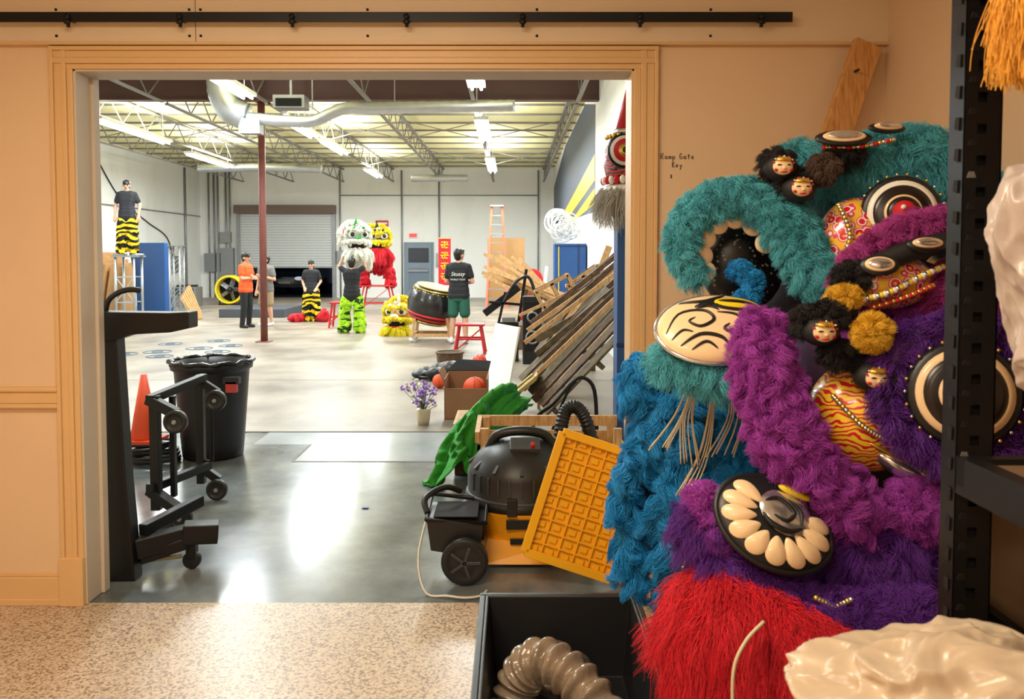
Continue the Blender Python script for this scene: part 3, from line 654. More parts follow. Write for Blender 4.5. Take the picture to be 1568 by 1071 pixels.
b.prism([(vx-.20,vy-.32,.02),(vx+.16,vy-.32,.02),(vx+.14,vy-.27,.1),(vx-.18,vy-.27,.14)],(0,.05,0),YELV)
b.obj('shop_vacuum',bevel=.003)
b=B(); b.tube(smooth_path([(-.44,4.05,.25),(-.46,3.85,.12),(-.41,3.70,.01),(-.3,3.66,.01),(-.22,3.64,.01),(-.15,3.66,.01),(-.12,3.72,.01)],30),.006,mat('white_cord',S(220,215,200),.5),6); b.obj('power_cord')
b=B(); o=Vector((.06,3.80,.0)); v=Vector((.22,.09,.66)).normalized(); u=Vector((1,.0,-.3)); u=(u-v*u.dot(v)).normalized()
w=u.cross(v); LW,LH=.47,.60
if w.y>0: w=-w
def q(a,c,d=0): return o+u*a+v*c+w*d
o.z+= max(0,.025-(o+u*LW).z); o.y+=max(0,3.80-(o+u*LW).y)
b.prism([q(0,0),q(LW,0),q(LW,LH),q(0,LH)],-w*.006,YEL)
for a,c in((q(0,0,.02),q(LW,0,.02)),(q(0,LH,.02),q(LW,LH,.02)),(q(0,0,.02),q(0,LH,.02)),(q(LW,0,.02),q(LW,LH,.02))): b.bar(a,c,.04,.03,YEL,up=w)
for i in range(1,6):
    b.bar(q(i*LW/6,.02,.008),q(i*LW/6,LH-.02,.008),.008,.018,YEL,up=w)
for i in range(1,10): b.bar(q(.02,i*LH/10,.008),q(LW-.02,i*LH/10,.008),.008,.018,YEL,up=w)
for i in range(6):
    for j in range(10):
        b.bar(q((i+.28)*LW/6,(j+.5)*LH/10,.006),q((i+.72)*LW/6,(j+.5)*LH/10,.006),.028,.010,YEL,up=w)
b.obj('yellow_plastic_tray',bevel=.003)

# ================================================================ TOTES
def tote(name,x0,x1,y0,y1,z0,z1,mt,t=.012,tap=.03):
    b=B()
    def ringv(z,i,in_=0): return [(x0+i+in_,y0+i+in_,z),(x1-i-in_,y0+i+in_,z),(x1-i-in_,y1-i-in_,z),(x0+i+in_,y1-i-in_,z)]
    vs=ringv(z0,tap)+ringv(z1,0)+ringv(z1,0,t)+ringv(z0+t,tap,t); fs=[(3,2,1,0),(12,13,14,15)]
    for k in range(4):
        n_=(k+1)%4
        fs+= [(k,n_,n_+4,k+4),(k+4,n_+4,n_+8,k+8),(k+8,n_+8,n_+12,k+12)]
    b.add(vs,fs,mt)
    r=.022
    for lo,hi in(((x0-r,y0-r,z1-.025),(x1+r,y0,z1)),((x0-r,y1,z1-.025),(x1+r,y1+r,z1)),((x0-r,y0,z1-.025),(x0,y1,z1)),((x1,y0,z1-.025),(x1+r,y1,z1))): b.b2(lo,hi,mt)
    for x in np.linspace(x0+.08,x1-.08,5): b.b2((x-.006,y1-.002,z0+.02),(x+.006,y1+.014,z1-.02),mt); b.b2((x-.006,y0-.014,z0+.02),(x+.006,y0+.002,z1-.02),mt)
    for yy in np.linspace(y0+.08,y1-.08,6): b.b2((x0-.014,yy-.006,z0+.02),(x0+.002,yy+.006,z1-.02),mt); b.b2((x1-.002,yy-.006,z0+.02),(x1+.014,yy+.006,z1-.02),mt)
    return b.obj(name,bevel=.004)
tote('black_storage_tote',-.10,.46,2.12,2.98,0,.31,BLK)
PLAS=mat('clear_ribbed_plastic',S(176,156,134),.1,var=.6,scale=18,bump=.6,bscale=22,trans=.5)
n=140; P=smooth_path([(.0,2.6,.09),(.03,2.62,.18),(.09,2.58,.26),(.18,2.5,.26),(.27,2.4,.2),(.34,2.3,.09)],n)
b=B(); b.tube(P,[.068*(1+.14*math.sin(i*.62)) for i in range(n)],PLAS,28); 
b.obj('ribbed_plastic_hose')
b=B()
for k in range(7): b.sph((.16+.05*math.sin(k*2.1),2.79+.03*math.cos(k),.08+.012*k),(.13-.01*k,.08,.05),mat('grey_bag',S(96,92,90),.25,bump=.8,bscale=18),(.3*math.sin(k),.4*math.cos(k*2),k))
b.obj('crumpled_grey_bag')

# ================================================================ LEFT EQUIPMENT
b=B()
b.prism([(-2.01,3.85,.0),(-1.855,3.85,.0),(-1.89,3.85,.5),(-1.925,3.85,1.3),(-1.935,3.85,1.33),(-2.01,3.85,1.33)],(0,.09,0),BLKM)
b.prism([(-2.02,3.83,1.33),(-1.65,3.83,1.325),(-1.56,3.83,1.33),(-1.56,3.83,1.25),(-1.65,3.83,1.23),(-1.84,3.83,1.22),(-1.93,3.83,1.19),(-2.02,3.83,1.19)],(0,.12,0),BLKM)
b.tube(smooth_path([(-2.0,3.9,1.3),(-1.98,3.9,1.38),(-1.93,3.9,1.42),(-1.87,3.9,1.435),(-1.82,3.9,1.43)],20),.014,BLK,8)
b.bar((-1.88,3.92,.14),(-1.60,4.05,.18),.08,.1,BLKM); b.bar((-1.86,3.92,.09),(-1.66,4.0,.14),.05,.06,BLKM)
b.box((-1.60,4.04,.18),(.17,.1,.1),BLKM,(0,math.radians(4),.3)); b.bar((-1.86,3.95,.22),(-1.72,4.35,.25),.05,.06,BLKM); b.bar((-1.96,3.9,.05),(-1.96,4.45,.08),.06,.06,BLKM)
b.cyl((-1.64,4.0,.045),(-1.64,4.04,.045),.045,BLK,seg=20); b.box((-1.64,4.02,.1),(.05,.05,.1),BLKM)
b.bar((-1.82,3.92,.08),(-1.68,4.0,.07),.02,.02,mat('olive_bar',S(120,110,80),.5))
b.obj('rolling_squat_rack',bevel=.006)
b=B()
def wheel(c,r=.068):
    b.lathe((c[0],c[1]-.018,c[2]),[(.02,0),(r*.7,.0),(r*.75,-.004),(r,0),(r,.036),(r*.7,.036)],BLK,axis=(0,1,0)); b.cyl((c[0],c[1]-.03,c[2]),(c[0],c[1]+.02,c[2]),.014,STEEL)
b.bar((-2.10,4.65,.1),(-2.10,4.65,.78),.055,.05,BLKM,up=(0,1,0)); b.bar((-2.04,4.75,.15),(-2.04,4.75,.76),.03,.04,BLKM,up=(0,1,0))
b.bar((-2.05,5.2,.1),(-2.05,5.2,.82),.05,.05,BLKM,up=(0,1,0)); b.bar((-2.12,4.62,.76),(-2.03,5.22,.8),.05,.05,BLKM); b.bar((-2.14,4.65,.22),(-1.93,4.6,.1),.07,.05,BLKM); b.bar((-2.07,5.2,.22),(-1.93,5.2,.12),.05,.05,BLKM)
b.bar((-2.14,4.65,.76),(-1.95,4.6,.68),.05,.06,BLKM); b.bar((-2.05,5.2,.78),(-1.93,5.2,.70),.04,.05,BLKM); b.bar((-2.12,4.6,.24),(-2.0,5.2,.22),.05,.05,BLKM)
b.tube([(-2.05,5.2,.25),(-1.98,5.2,.25),(-1.98,5.2,.75)],.015,BLKM,8)
wheel((-1.95,4.58,.64)); wheel((-1.93,5.15,.66)); wheel((-1.93,4.58,.072)); wheel((-1.93,5.15,.072))
b.obj('folding_wheeled_dolly',bevel=.004)
b=B()
b.lathe((-2.4,6.34,0),[(.20,0),(.23,.01),(.24,.1),(.285,.68),(.29,.70),(.31,.705),(.315,.74),(.31,.76),(.285,.76),(.27,.6),(.2,.1)],BLK,seg=40)
BAG=mat('bin_bag_film',S(16,16,18),.18,bump=.6,bscale=25)
b.tube([(-2.4+(.312+.012*math.sin(k*2.3))*math.cos(k*.157),6.34+(.312+.012*math.sin(k*2.3))*math.sin(k*.157),.765+.008*math.sin(k*1.7)) for k in range(40)],[.018+.004*math.sin(k*3.1) for k in range(40)],BAG,8,closed=True)
b.b2((-2.18,6.02,.56),(-2.1,6.07,.64),mat('label_red',S(190,60,60),.5)); b.box((-2.14,6.05,.65),(.12,.06,.05),BLK)
b.obj('trash_can')
b=B(); cx,cy=-2.86,6.15
b.lathe((cx,cy,.18),[(.10,0),(.105,.02),(.022,.5),(.015,.5)],ORANGE,seg=28); b.box((cx,cy,.17),(.26,.26,.025),ORANGE); b.obj('traffic_cone')
b=B()
for k in range(7): b.ring((cx+.05+.03*math.sin(k),cy+.03*math.cos(k*2),.015+k*.021),.19-.006*k,.013,BLK,rs=6,axis=(.05*math.sin(k*2),.05,1))
b.tube(smooth_path([(cx-.26,cy,.05),(cx-.25,cy,.35),(cx-.2,cy+.1,.5),(cx-.22,cy,.2)],20),.01,BLK,6)
b.obj('cable_coil')
b=B(); BT=mat('blue_tape',S(92,110,128),.6)
for (x,y_,r) in((-5.9,13.2,.22),(-5.4,13.7,.22),(-5.6,12.6,.2),(-6.3,12.9,.2),(-5.0,14.1,.2),(-4.9,13.2,.2),(-6.2,14.4,.2),(-5.5,14.9,.2)):
    b.ring((x,y_,.003),r,.009,BT,rs=4); b.ring((x,y_,.003),r*.4,.008,BT,rs=4)
b.obj('floor_tape_marks')
b=B(); b.b2((-.95,4.98,0),(-.91,5.0,.004),mat('blue_tape2',S(40,90,170),.5)); b.obj('tape_scrap')

# ================================================================ PEOPLE
def capsule(A,Bp,ra,rb,seg=12,rg=4):
    A=Vector(A);Bp=Vector(Bp); d=Bp-A
    if d.length<1e-5: d=Vector((0,0,1e-4))
    u,v,w=basis(d); vs=[];fs=[]; R=[]
    for i in range(rg): 
        a=-math.pi/2*(1-(i+.35)/rg); R.append((A+w*ra*math.sin(a),ra*math.cos(a)))
    R.append((A,ra)); R.append((Bp,rb))
    for i in range(rg):
        a=math.pi/2*(i+.65)/rg; R.append((Bp+w*rb*math.sin(a),rb*math.cos(a)))
    for c,r in R:
        for k in range(seg):
            t=2*math.pi*k/seg; vs.append(c+(u*math.cos(t)+v*math.sin(t))*r)
    for i in range(len(R)-1):
        for k in range(seg): fs.append((i*seg+k,i*seg+(k+1)%seg,(i+1)*seg+(k+1)%seg,(i+1)*seg+k))
    fs.append(tuple(range(seg))[::-1]); fs.append(tuple((len(R)-1)*seg+k for k in range(seg)))
    return vs,fs
SK=mat('skin',S(206,156,126),.5,var=.06); HR=mat('black_hair',S(22,18,18),.45); LIP=mat('lips',S(160,80,76),.5); EYD=mat('eye_dark',S(30,22,20),.3)
SHW=mat('white_shoe',S(225,225,225),.5); SHB=mat('black_shoe',S(26,26,28),.5)
TB=mat('black_tshirt',S(28,30,36),.8,var=.2,bump=.3,bscale=14); TO=mat('orange_shirt',S(232,88,30),.75,bump=.3,bscale=14); TG=mat('grey_shirt',S(110,108,106),.8)
PB=mat('black_trousers',S(24,25,30),.8,bump=.3,bscale=14); PG=mat('green_shorts',S(34,92,76),.75); PK=mat('khaki_shorts',S(150,130,100),.8)
def person(name,loc,yaw,shirt,pants,H=1.72,long=True,shoe=SHB,furp=None,pose={},hy=0,longhair=False,hair=HR,nod=0):
    J=dict(hip=(0,0,.93),neck=(0,0,1.43),shp=(.17,0,1.385),shn=(-.17,0,1.385),elp=(.235,.03,1.11),eln=(-.235,.03,1.11),wrp=(.24,-.05,.87),wrn=(-.24,-.05,.87),
           hpp=(.09,0,.9),hpn=(-.09,0,.9),knp=(.11,-.02,.49),knn=(-.11,-.02,.49),anp=(.13,.02,.08),ann=(-.13,.02,.08))
    J.update(pose); J={k:Vector(v) for k,v in J.items()}
    X=[]
    def c(a,b_,ra,rb,m): X.append((Vector(a),Vector(b_),ra,rb,m))
    hw_=[.075,.065,.06,.07,.085,.10,.09]; rr=[.118,.112,.106,.108,.112,.108,.07]
    side=(J['shp']-J['shn']).normalized()
    for i in range(7):
        t=i/6; p=J['hip'].lerp(J['neck']-Vector((0,0,.03)),t); sd=Vector((1,0,0)).lerp(side,t)
        c(p-sd*hw_[i],p+sd*hw_[i],rr[i],rr[i],shirt)
        if i<6:
            p2=J['hip'].lerp(J['neck']-Vector((0,0,.03)),t+1/12); c(p2-sd*hw_[i],p2+sd*hw_[i],rr[i],rr[i],shirt)
    c(J['hip']+Vector((-.08,0,-.06)),J['hip']+Vector((.08,0,-.06)),.122,.122,shirt)
    c(J['hip']+Vector((-.07,0,-.1)),J['hip']+Vector((.07,0,-.1)),.11,.11,pants)
    for s in'pn':
        sh,el,wr=J['sh'+s],J['el'+s],J['wr'+s]
        sm=sh.lerp(el,.62); c(sh,sm,.066,.064,shirt); c(sh,el,.048,.04,SK); c(el,wr,.04,.027,SK)
        c(J['neck']+Vector((0,0,-.04)),sh,.06,.058,shirt)
        d=(wr-el).normalized(); sd=d.cross(Vector((0,1,0)) if abs(d.y)<.8 else Vector((0,0,1))).normalized()
        bend=sd.cross(d)
        for q_ in(-1,1): c(wr+d*.015+sd*.014*q_,wr+d*.075+sd*.018*q_,.02,.018,SK)
        for i_,ln in enumerate((.028,.036,.04,.034)):
            bs=wr+d*.085+sd*(.032-.021*i_); m1=bs+d*ln+bend*.006; c(bs,m1,.0105,.0095,SK); c(m1,m1+d*ln*.7+bend*.018,.0095,.008,SK)
        tb=wr+d*.03+sd*.035; c(tb,tb+d*.035+sd*.022,.012,.010,SK); c(tb+d*.035+sd*.022,tb+d*.06+sd*.026,.010,.009,SK)
        hp_,kn,an=J['hp'+s],J['kn'+s],J['an'+s]
        if furp:
            c(hp_,kn,.105,.095,furp); c(kn,an+Vector((0,0,.06)),.095,.115,furp)
        elif long:
            c(hp_,kn,.098,.075,pants); c(kn,an+Vector((0,0,.02)),.073,.058,pants)
        else:
            c(hp_,hp_.lerp(kn,.85),.102,.10,pants); c(hp_,kn,.08,.056,SK); c(kn,kn.lerp(an,.35),.056,.058,SK); c(kn.lerp(an,.35),an,.058,.036,SK)
        fd=Vector((0,-1,0)); 
        c(an+Vector((0,.03,-.035)),an+fd*.13+Vector((0,0,-.045)),.042,.034,shoe); c(an+Vector((0,.02,-.0)),an+Vector((0,.0,-.03)),.042,.045,shoe)
    nk=J['neck']; hyr=math.radians(hy); f=Vector((math.sin(hyr),-math.cos(hyr),-nod)).normalized(); sd=f.cross(Vector((0,0,1))).normalized(); up=sd.cross(f).normalized()
    C=nk+Vector((0,0,.165))+f*.015
    c(nk-Vector((0,0,.02)),C-up*.05,.052,.048,SK)
    c(C+up*.012-f*.01,C+up*.005+f*.012,.083,.08,SK); c(C+f*.028-up*.04,C+f*.042-up*.075,.052,.038,SK); c(C+f*.09-up*.005,C+f*.102-up*.028,.009,.014,SK)
    for q_ in(-1,1):
        c(C+sd*q_*.083-up*.0,C+sd*q_*.086-up*.025,.014,.010,SK); c(C+f*.082+sd*q_*.03+up*.002,C+f*.083+sd*q_*.033+up*.002,.0105,.0105,EYD); c(C+f*.085+sd*q_*.02+up*.022,C+f*.082+sd*q_*.042+up*.022,.006,.005,hair)
    c(C+f*.086-sd*.016-up*.06,C+f*.086+sd*.016-up*.06,.008,.008,LIP)
    c(C+up*.04-f*.025,C+up*.03+f*.012,.09,.082,hair); c(C-f*.035+up*.02,C-f*.035-up*.03,.084,.07,hair); c(C+up*.075+f*.045-sd*.04,C+up*.075+f*.05+sd*.04,.033,.033,hair)
    if longhair:
        c(C-f*.055,C-f*.075-up*.17,.07,.045,hair)
    k=H/1.72; Rz=Matrix.Rotation(math.radians(yaw),3,'Z'); loc=Vector(loc)
    T=lambda p:(Rz@(p*k))+loc
    X=[(T(a),T(b_),ra*k,rb*k,m) for a,b_,ra,rb,m in X]
    me=bpy.data.meshes.new(name); V=[];F=[]
    for a,b_,ra,rb,m in X:
        vs,fs=capsule(a-loc,b_-loc,ra,rb); o_=len(V); V+=[tuple(q_) for q_ in vs]; F+=[[i+o_ for i in f_] for f_ in fs]
    me.from_pydata(V,[],F)
    ob=bpy.data.objects.new(name+'_tmp',me); sc.collection.objects.link(ob)
    rm=ob.modifiers.new('r','REMESH'); rm.mode='VOXEL'; rm.voxel_size=.0085
    sm=ob.modifiers.new('s','SMOOTH'); sm.iterations=3; sm.factor=.5
    dg=bpy.context.evaluated_depsgraph_get(); me2=bpy.data.meshes.new_from_object(ob.evaluated_get(dg))
    bpy.data.objects.remove(ob)
    mats=[]; 
    for x in X:
        if x[4] not in mats: mats.append(x[4])
    nF=len(me2.polygons); cen=np.zeros(nF*3,np.float32); me2.polygons.foreach_get('center',cen); cen=cen.reshape(-1,3)+np.array(loc)
    best=np.full(nF,1e9); bi=np.zeros(nF,int)
    for a,b_,ra,rb,m in X:
        A=np.array(a);D=np.array(b_)-A; l2=max((D**2).sum(),1e-9); t=np.clip(((cen-A)@D)/l2,0,1)
        dd=np.linalg.norm(cen-A-t[:,None]*D,axis=1)-(ra+(rb-ra)*t)
        if m in(EYD,LIP): dd-=.004
        sel=dd<best; best[sel]=dd[sel]; bi[sel]=mats.index(m)
    me2.materials.clear()
    for m in mats: me2.materials.append(m)
    me2.polygons.foreach_set('material_index',bi.astype(np.int32)); me2.polygons.foreach_set('use_smooth',[True]*nF); me2.update()
    par=empty(name,loc); body=bpy.data.objects.new('body',me2); sc.collection.objects.link(body); body.parent=par
    if furp: fur('fur_trousers',body,5000,.05,.006,furp,par,down=.9,jit=.3,only=mats.index(furp),clump=.5)
    return par
person('man_on_poles',(-9.14,18.98,1.66),8,TB,PB,H=1.74,furp=F_TIG,shoe=F_TIG,nod=.1,hy=10,pose=dict(elp=(.27,.05,1.13),eln=(-.27,.05,1.13),wrp=(.25,-.0,.89),wrn=(-.27,0,.89)))
person('man_orange_shirt',(-5.92,17.7,0),75,TO,PB,H=1.68,pose=dict(elp=(.22,-.04,1.13),eln=(-.22,-.04,1.13),wrp=(.02,-.16,1.17),wrn=(-.02,-.17,1.13)))
person('man_behind_column',(-5.62,18.2,0),-20,TG,PK,H=1.62,long=False,shoe=SHW,hy=-30,pose=dict(elp=(.25,-.02,1.13),wrp=(.02,-.18,1.2)))
person('woman_standing',(-4.89,19.4,0.0),0,TB,PB,H=1.5,furp=F_TIG,shoe=SHB,longhair=True,pose=dict(elp=(.25,.05,1.12),eln=(-.25,.03,1.12),wrp=(.18,-.12,.95),wrn=(-.17,-.12,.96)))
person('lion_dancer',(-3.32,16.5,0),180,TB,PB,H=1.56,furp=F_LIME,shoe=F_LIME,nod=-.2,pose=dict(shp=(.16,0,1.42),shn=(-.16,0,1.42),elp=(.30,-.06,1.52),eln=(-.30,-.06,1.52),wrp=(.22,-.15,1.75),wrn=(-.22,-.15,1.75),anp=(.17,.02,.08),ann=(-.17,.02,.08),knp=(.17,-.03,.49),knn=(-.17,-.03,.49)))
pp=person('man_green_shorts',(-.97,14.5,0),172,TB,PG,H=1.74,long=False,shoe=SHW,hy=-35,pose=dict(elp=(.23,-.02,1.12),wrp=(.03,-.17,1.12),eln=(-.25,.0,1.12),wrn=(-.1,-.17,1.08)))
text('shirt_print','Stussy',(-.98,14.625,1.24),.10,WHITE,(math.pi/2,0,0),.002,parent=pp,shear=.3).location.y=-.135
text('shirt_print_2','WORLD TOUR',(-.98,14.625,1.16),.04,WHITE,(math.pi/2,0,0),.002,parent=pp).location.y=-.135

# ================================================================ LION HEADS (distant)
def lion_head(name,loc,s,yaw,fm,face,trim,fm2=None,nf=1.0):
    par=empty(name,loc); loc=Vector(loc); R=Matrix.Rotation(math.radians(yaw),3,'Z'); fm2=fm2 or F_WHT
    T=lambda *p: loc+R@(Vector(p)*s)
    b=B(); Rz=(0,0,math.radians(yaw))
    sp=lambda p,r,m: b.sph(T(*p),tuple(q_*s for q_ in r),m,Rz)
    sp((0,.06,.08),(.29,.3,.25),face)
    b.cyl(T(0,0,.3),T(0,-.04,.5),.05*s,trim,.012*s)
    b.cyl(T(0,-.2,.3),T(0,-.215,.3),.06*s,SILV)
    for q_ in(-1,1):
        sp((q_*.14,-.22,.13),(.095,.07,.085),EYEW); sp((q_*.14,-.275,.125),(.05,.03,.05),EYD); sp((q_*.14,-.21,.14),(.11,.06,.1),trim)
        sp((q_*.31,.02,.2),(.05,.09,.14),face); sp((q_*.3,-.01,.2),(.03,.06,.1),REDC)
        sp((q_*.1,-.3,.27),(.035,.035,.035),trim)
    sp((0,-.34,.02),(.1,.08,.065),trim); sp((-.05,-.40,.01),(.025,.02,.02),EYD); sp((.05,-.40,.01),(.025,.02,.02),EYD)
    sp((0,-.12,-.13),(.2,.2,.1),DARK); sp((0,-.22,-.2),(.12,.16,.03),REDC)
    b.lathe(T(0,-.12,-.28),[(.05*s,0),(.2*s,.03*s),(.24*s,.08*s),(.22*s,.08*s),(.1*s,.03*s)],face)
    for k in range(-4,5):
        a=k*.28; b.box(T(.235*math.sin(a),-.12-.235*math.cos(a),-.055),(.035*s,.02*s,.05*s),EYEW,(0,0,a+Rz[2]))
    b.obj('face',parent=par)
    b2=B()
    b2.tube([T(*p) for p in smooth_path([(-.29,-.08,-.06),(-.2,-.3,-.03),(0,-.42,-.02),(.2,-.3,-.03),(.29,-.08,-.06)],20)],.035*s,fm)
    for q_ in(-1,1): b2.tube([T(*p) for p in smooth_path([(q_*.03,-.28,.2),(q_*.14,-.27,.25),(q_*.25,-.2,.2),(q_*.28,-.14,.08)],14)],.03*s,fm)
    b2.tube([T(*p) for p in smooth_path([(-.28,.1,-.1),(-.33,.12,.15),(-.2,.12,.35),(0,.12,.4),(.2,.12,.35),(.33,.12,.15),(.28,.1,-.1)],24)],.05*s,fm)
    o=b2.obj('fur_base',parent=par); fur('fur_trim',o,int(5000*nf),.06*s,.007*s,fm,par,down=.5)
    b3=B(); b3.tube([T(*p) for p in smooth_path([(-.22,-.15,-.24),(-.12,-.32,-.25),(0,-.36,-.25),(.12,-.32,-.25),(.22,-.15,-.24)],20)],.025*s,fm2)
    o=b3.obj('beard_base',parent=par); fur('beard',o,int(2500*nf),.2*s,.006*s,fm2,par,down=1.0,jit=.3)
    return par
WF=ramp_mat('face_white_gold',[(0,S(220,220,215)),(.45,S(240,238,230)),(.62,S(200,60,60)),(.7,S(60,120,80)),(.8,S(235,235,230))],'wave',5,.4,7)
YF=ramp_mat('face_yellow',[(0,S(240,200,30)),(.5,S(250,214,20)),(.8,S(220,50,30)),(.88,S(250,230,200))],'wave',3,.4,6)
lion_head('lion_dance_head',(-3.32,16.95,1.93),.95,25,F_WHT,WF,GREENC,F_WHT)
lion_head('lion_dance_head',(-3.88,22.9,2.02),1.15,20,F_YEL,YF,EYD,F_RED)
lion_head('lion_dance_head',(-2.3,16.2,.36),.95,-10,F_YEL,SPARK2,WHITE,F_YEL)
RP=empty('red_sequin_lion_head',(.83,5.6,1.96))
RBW=ramp_mat('red_black_white_scroll',[(0,S(20,16,20)),(.36,S(215,16,30)),(.52,S(235,232,226)),(.58,S(24,18,22)),(.72,S(210,16,30))],'wave',11,.3,10,coat=.5)
b=B(); HX=.86
b.sph((HX,5.6,2.26),(.22,.2,.27),RBW,seg=32,rings=20); b.cyl((HX-.08,5.5,2.44),(HX-.07,5.5,2.76),.075,RED,.006); b.cyl((HX-.08,5.5,2.43),(HX-.08,5.5,2.46),.09,SILV)
for R_,m_,d_ in((.115,BLK,0),(.10,EYEW,.012),(.078,REDC,.022),(.045,GOLD,.032),(.02,BLK,.042)): b.cyl((HX-.1,5.44-d_,2.31),(HX-.1,5.40-d_,2.31),R_,m_,seg=28)
b.lathe((HX,5.6,1.97),[(.1,0),(.2,.02),(.23,.09),(.2,.12)],EYEW)
for k in range(16): 
    a=math.pi+k*math.pi/15; b.sph((HX+.22*math.cos(a),5.6+.2*math.sin(a),2.12),(.022,.022,.03),EYEW if k%2 else REDC,seg=8,rings=6); b.sph((HX+.2*math.cos(a),5.58+.18*math.sin(a),2.42),(.016,.016,.016),GOLD,seg=8,rings=6)
b.obj('ornate_face',parent=RP)
b=B(); b.tube([(HX+.2*math.cos(a),5.6+.19*math.sin(a),2.03) for a in np.linspace(math.pi*.8,math.pi*2.1,16)],.02,F_BRN); o=b.obj('fringe_base',parent=RP); fur('fringe',o,3000,.12,.002,fur_mat('fur_grey',S(190,186,178),var=.3),RP,down=1.2)
cp=empty('lion_costume_body',(-3.88,23,.76)); b=B()
b.sph((-3.88,23.1,1.45),(.36,.4,.26),REDC)
for q_ in(-1,1): b.tube(smooth_path([(-3.88+q_*.2,23.0,1.5),(-3.88+q_*.34,22.9,1.2),(-3.88+q_*.36,22.95,.95),(-3.88+q_*.38,22.9,.78)],14),[.12]*14,REDC)
o=b.obj('body_and_legs',parent=cp); fur('body_fur',o,7000,.1,.009,F_RED,cp,down=.8)
cp=empty('costume_pile',(-4.9,19.3,0)); b=B(); b.sph((-4.6,19.35,.12),(.16,.14,.12),REDC); b.sph((-5.22,19.3,.1),(.2,.16,.1),REDC); b.sph((-4.55,19.2,.16),(.1,.1,.16),REDC)
o=b.obj('cloth',parent=cp); fur('fur',o,1500,.05,.007,F_RED,cp); 
# drum
dr=B(); ax=Vector((.22,-.10,.96)).normalized(); c0=Vector((-1.5,15.0,.68)); DR=mat('drum_black',S(24,22,24),.3,coat=.4)
dr.lathe(c0-ax*.34,[(.33,0),(.40,.08),(.46,.22),(.48,.34),(.46,.46),(.41,.6),(.37,.68)],DR,axis=ax,seg=36)
dr.lathe(c0+ax*.34,[(.37,0),(.375,.01),(.36,.02)],mat('drum_skin',S(190,165,120),.6),axis=ax,seg=36)
for t,rr in((-.30,.375),(.30,.395)): dr.ring(c0+ax*t,rr,.014,GOLD,axis=ax,seg=36)
dr.ring(c0-ax*.17,.445,.022,RED,axis=ax,seg=36); dr.ring(c0-ax*.24,.41,.02,RED,axis=ax,seg=36)
u,v,w_=basis(ax)
for k in range(28): a=k*2*math.pi/28; dr.sph(c0+ax*.26+(u*math.cos(a)+v*math.sin(a))*.415,.014,GOLD,seg=6,rings=5)
for sx in(-1,1):
    for yy in(14.7,15.3): dr.bar((c0.x+sx*.34,yy,.1),(c0.x+sx*.3,yy,.45),.05,.05,WOOD); dr.cyl((c0.x+sx*.36,yy-.03,.05),(c0.x+sx*.36,yy+.03,.05),.05,WHITE)
    dr.bar((c0.x+sx*.34,14.65,.13),(c0.x+sx*.34,15.35,.13),.05,.06,WOOD)
dr.bar((c0.x-.4,14.7,.13),(c0.x+.4,14.7,.13),.05,.06,WOOD); dr.bar((c0.x-.4,15.3,.13),(c0.x+.4,15.3,.13),.05,.06,WOOD)
dr.obj('chinese_drum')

# ================================================================ FOREGROUND LION COSTUMES
def eye(b,c,R,n,ring2=EYEW,core=REDC):
    n=Vector(n).normalized(); c=Vector(c)
    b.lathe(c,[(R*1.05,-.02),(R*1.05,0),(R,.008),(R*.9,.012)],BLK,axis=n,seg=40)
    b.lathe(c+n*.008,[(R*.9,0),(R*.9,.006),(R*.78,.012)],ring2,axis=n,seg=40)
    b.lathe(c+n*.012,[(R*.78,0),(R*.76,.008),(R*.62,.014)],EYD,axis=n,seg=40)
    b.lathe(c+n*.018,[(R*.50,0),(R*.49,.01),(R*.46,.014)],BEIGE,axis=n,seg=40)
    b.lathe(c+n*.022,[(R*.45,0),(R*.43,.012),(R*.36,.02)],EYD,axis=n,seg=40)
    b.lathe(c+n*.03,[(R*.32,0),(R*.30,.015),(R*.2,.028),(R*.05,.034)],core,axis=n,seg=32)
    b.sph(c+n*.062+Vector((-.008,0,.01)),R*.07,EYEW)
    u,v,_=basis(n)
    for k in range(26):
        a=k*2*math.pi/26; b.sph(c+n*.008+(u*math.cos(a)+v*math.sin(a))*R*1.08,.0045,SILV if k%2 else GOLD,seg=6,rings=5)
def dome_pt(c,R,rx,ry,h,u,v,lift=.0):
    q=max(0,1-(u*u+v*v)); return Vector(c)+R@Vector((rx*u,ry*v,h*math.sqrt(q)+lift))
def dome_curve(b,c,R,rx,ry,h,pts,r,m,lift=.001,n=26,taper=True):
    P=smooth_path([(p[0],p[1],0) for p in pts],n); 
    rr=[r*(math.sin(math.pi*(i+.7)/(n+.4))**.6 if taper else 1) for i in range(n)]
    b.tube([dome_pt(c,R,rx,ry,h,p[0],p[1],lift) for p in P],rr,m,8)
def dome_patch(b,c,R,rx,ry,h,u,v,pu,pv,ang,m,lift=.001,point=0,t=.004):
    n=22; vs=[dome_pt(c,R,rx,ry,h,u,v,lift+t)]; ring=[]
    for k in range(n):
        a=2*math.pi*k/n; x=math.cos(a)*pu; yy=math.sin(a)*pv*(1-point*math.cos(a))
        ring.append((u+x*math.cos(ang)-yy*math.sin(ang),v+x*math.sin(ang)+yy*math.cos(ang)))
    for (x,yy) in ring: vs.append(dome_pt(c,R,rx,ry,h,u+(x-u)*.8,v+(yy-v)*.8,lift+t))
    for (x,yy) in ring: vs.append(dome_pt(c,R,rx,ry,h,x,yy,lift))
    fs=[(0,1+k,1+(k+1)%n) for k in range(n)]+[(1+k,1+n+k,1+n+(k+1)%n,1+(k+1)%n) for k in range(n)]
    b.add(vs,fs,m,True)
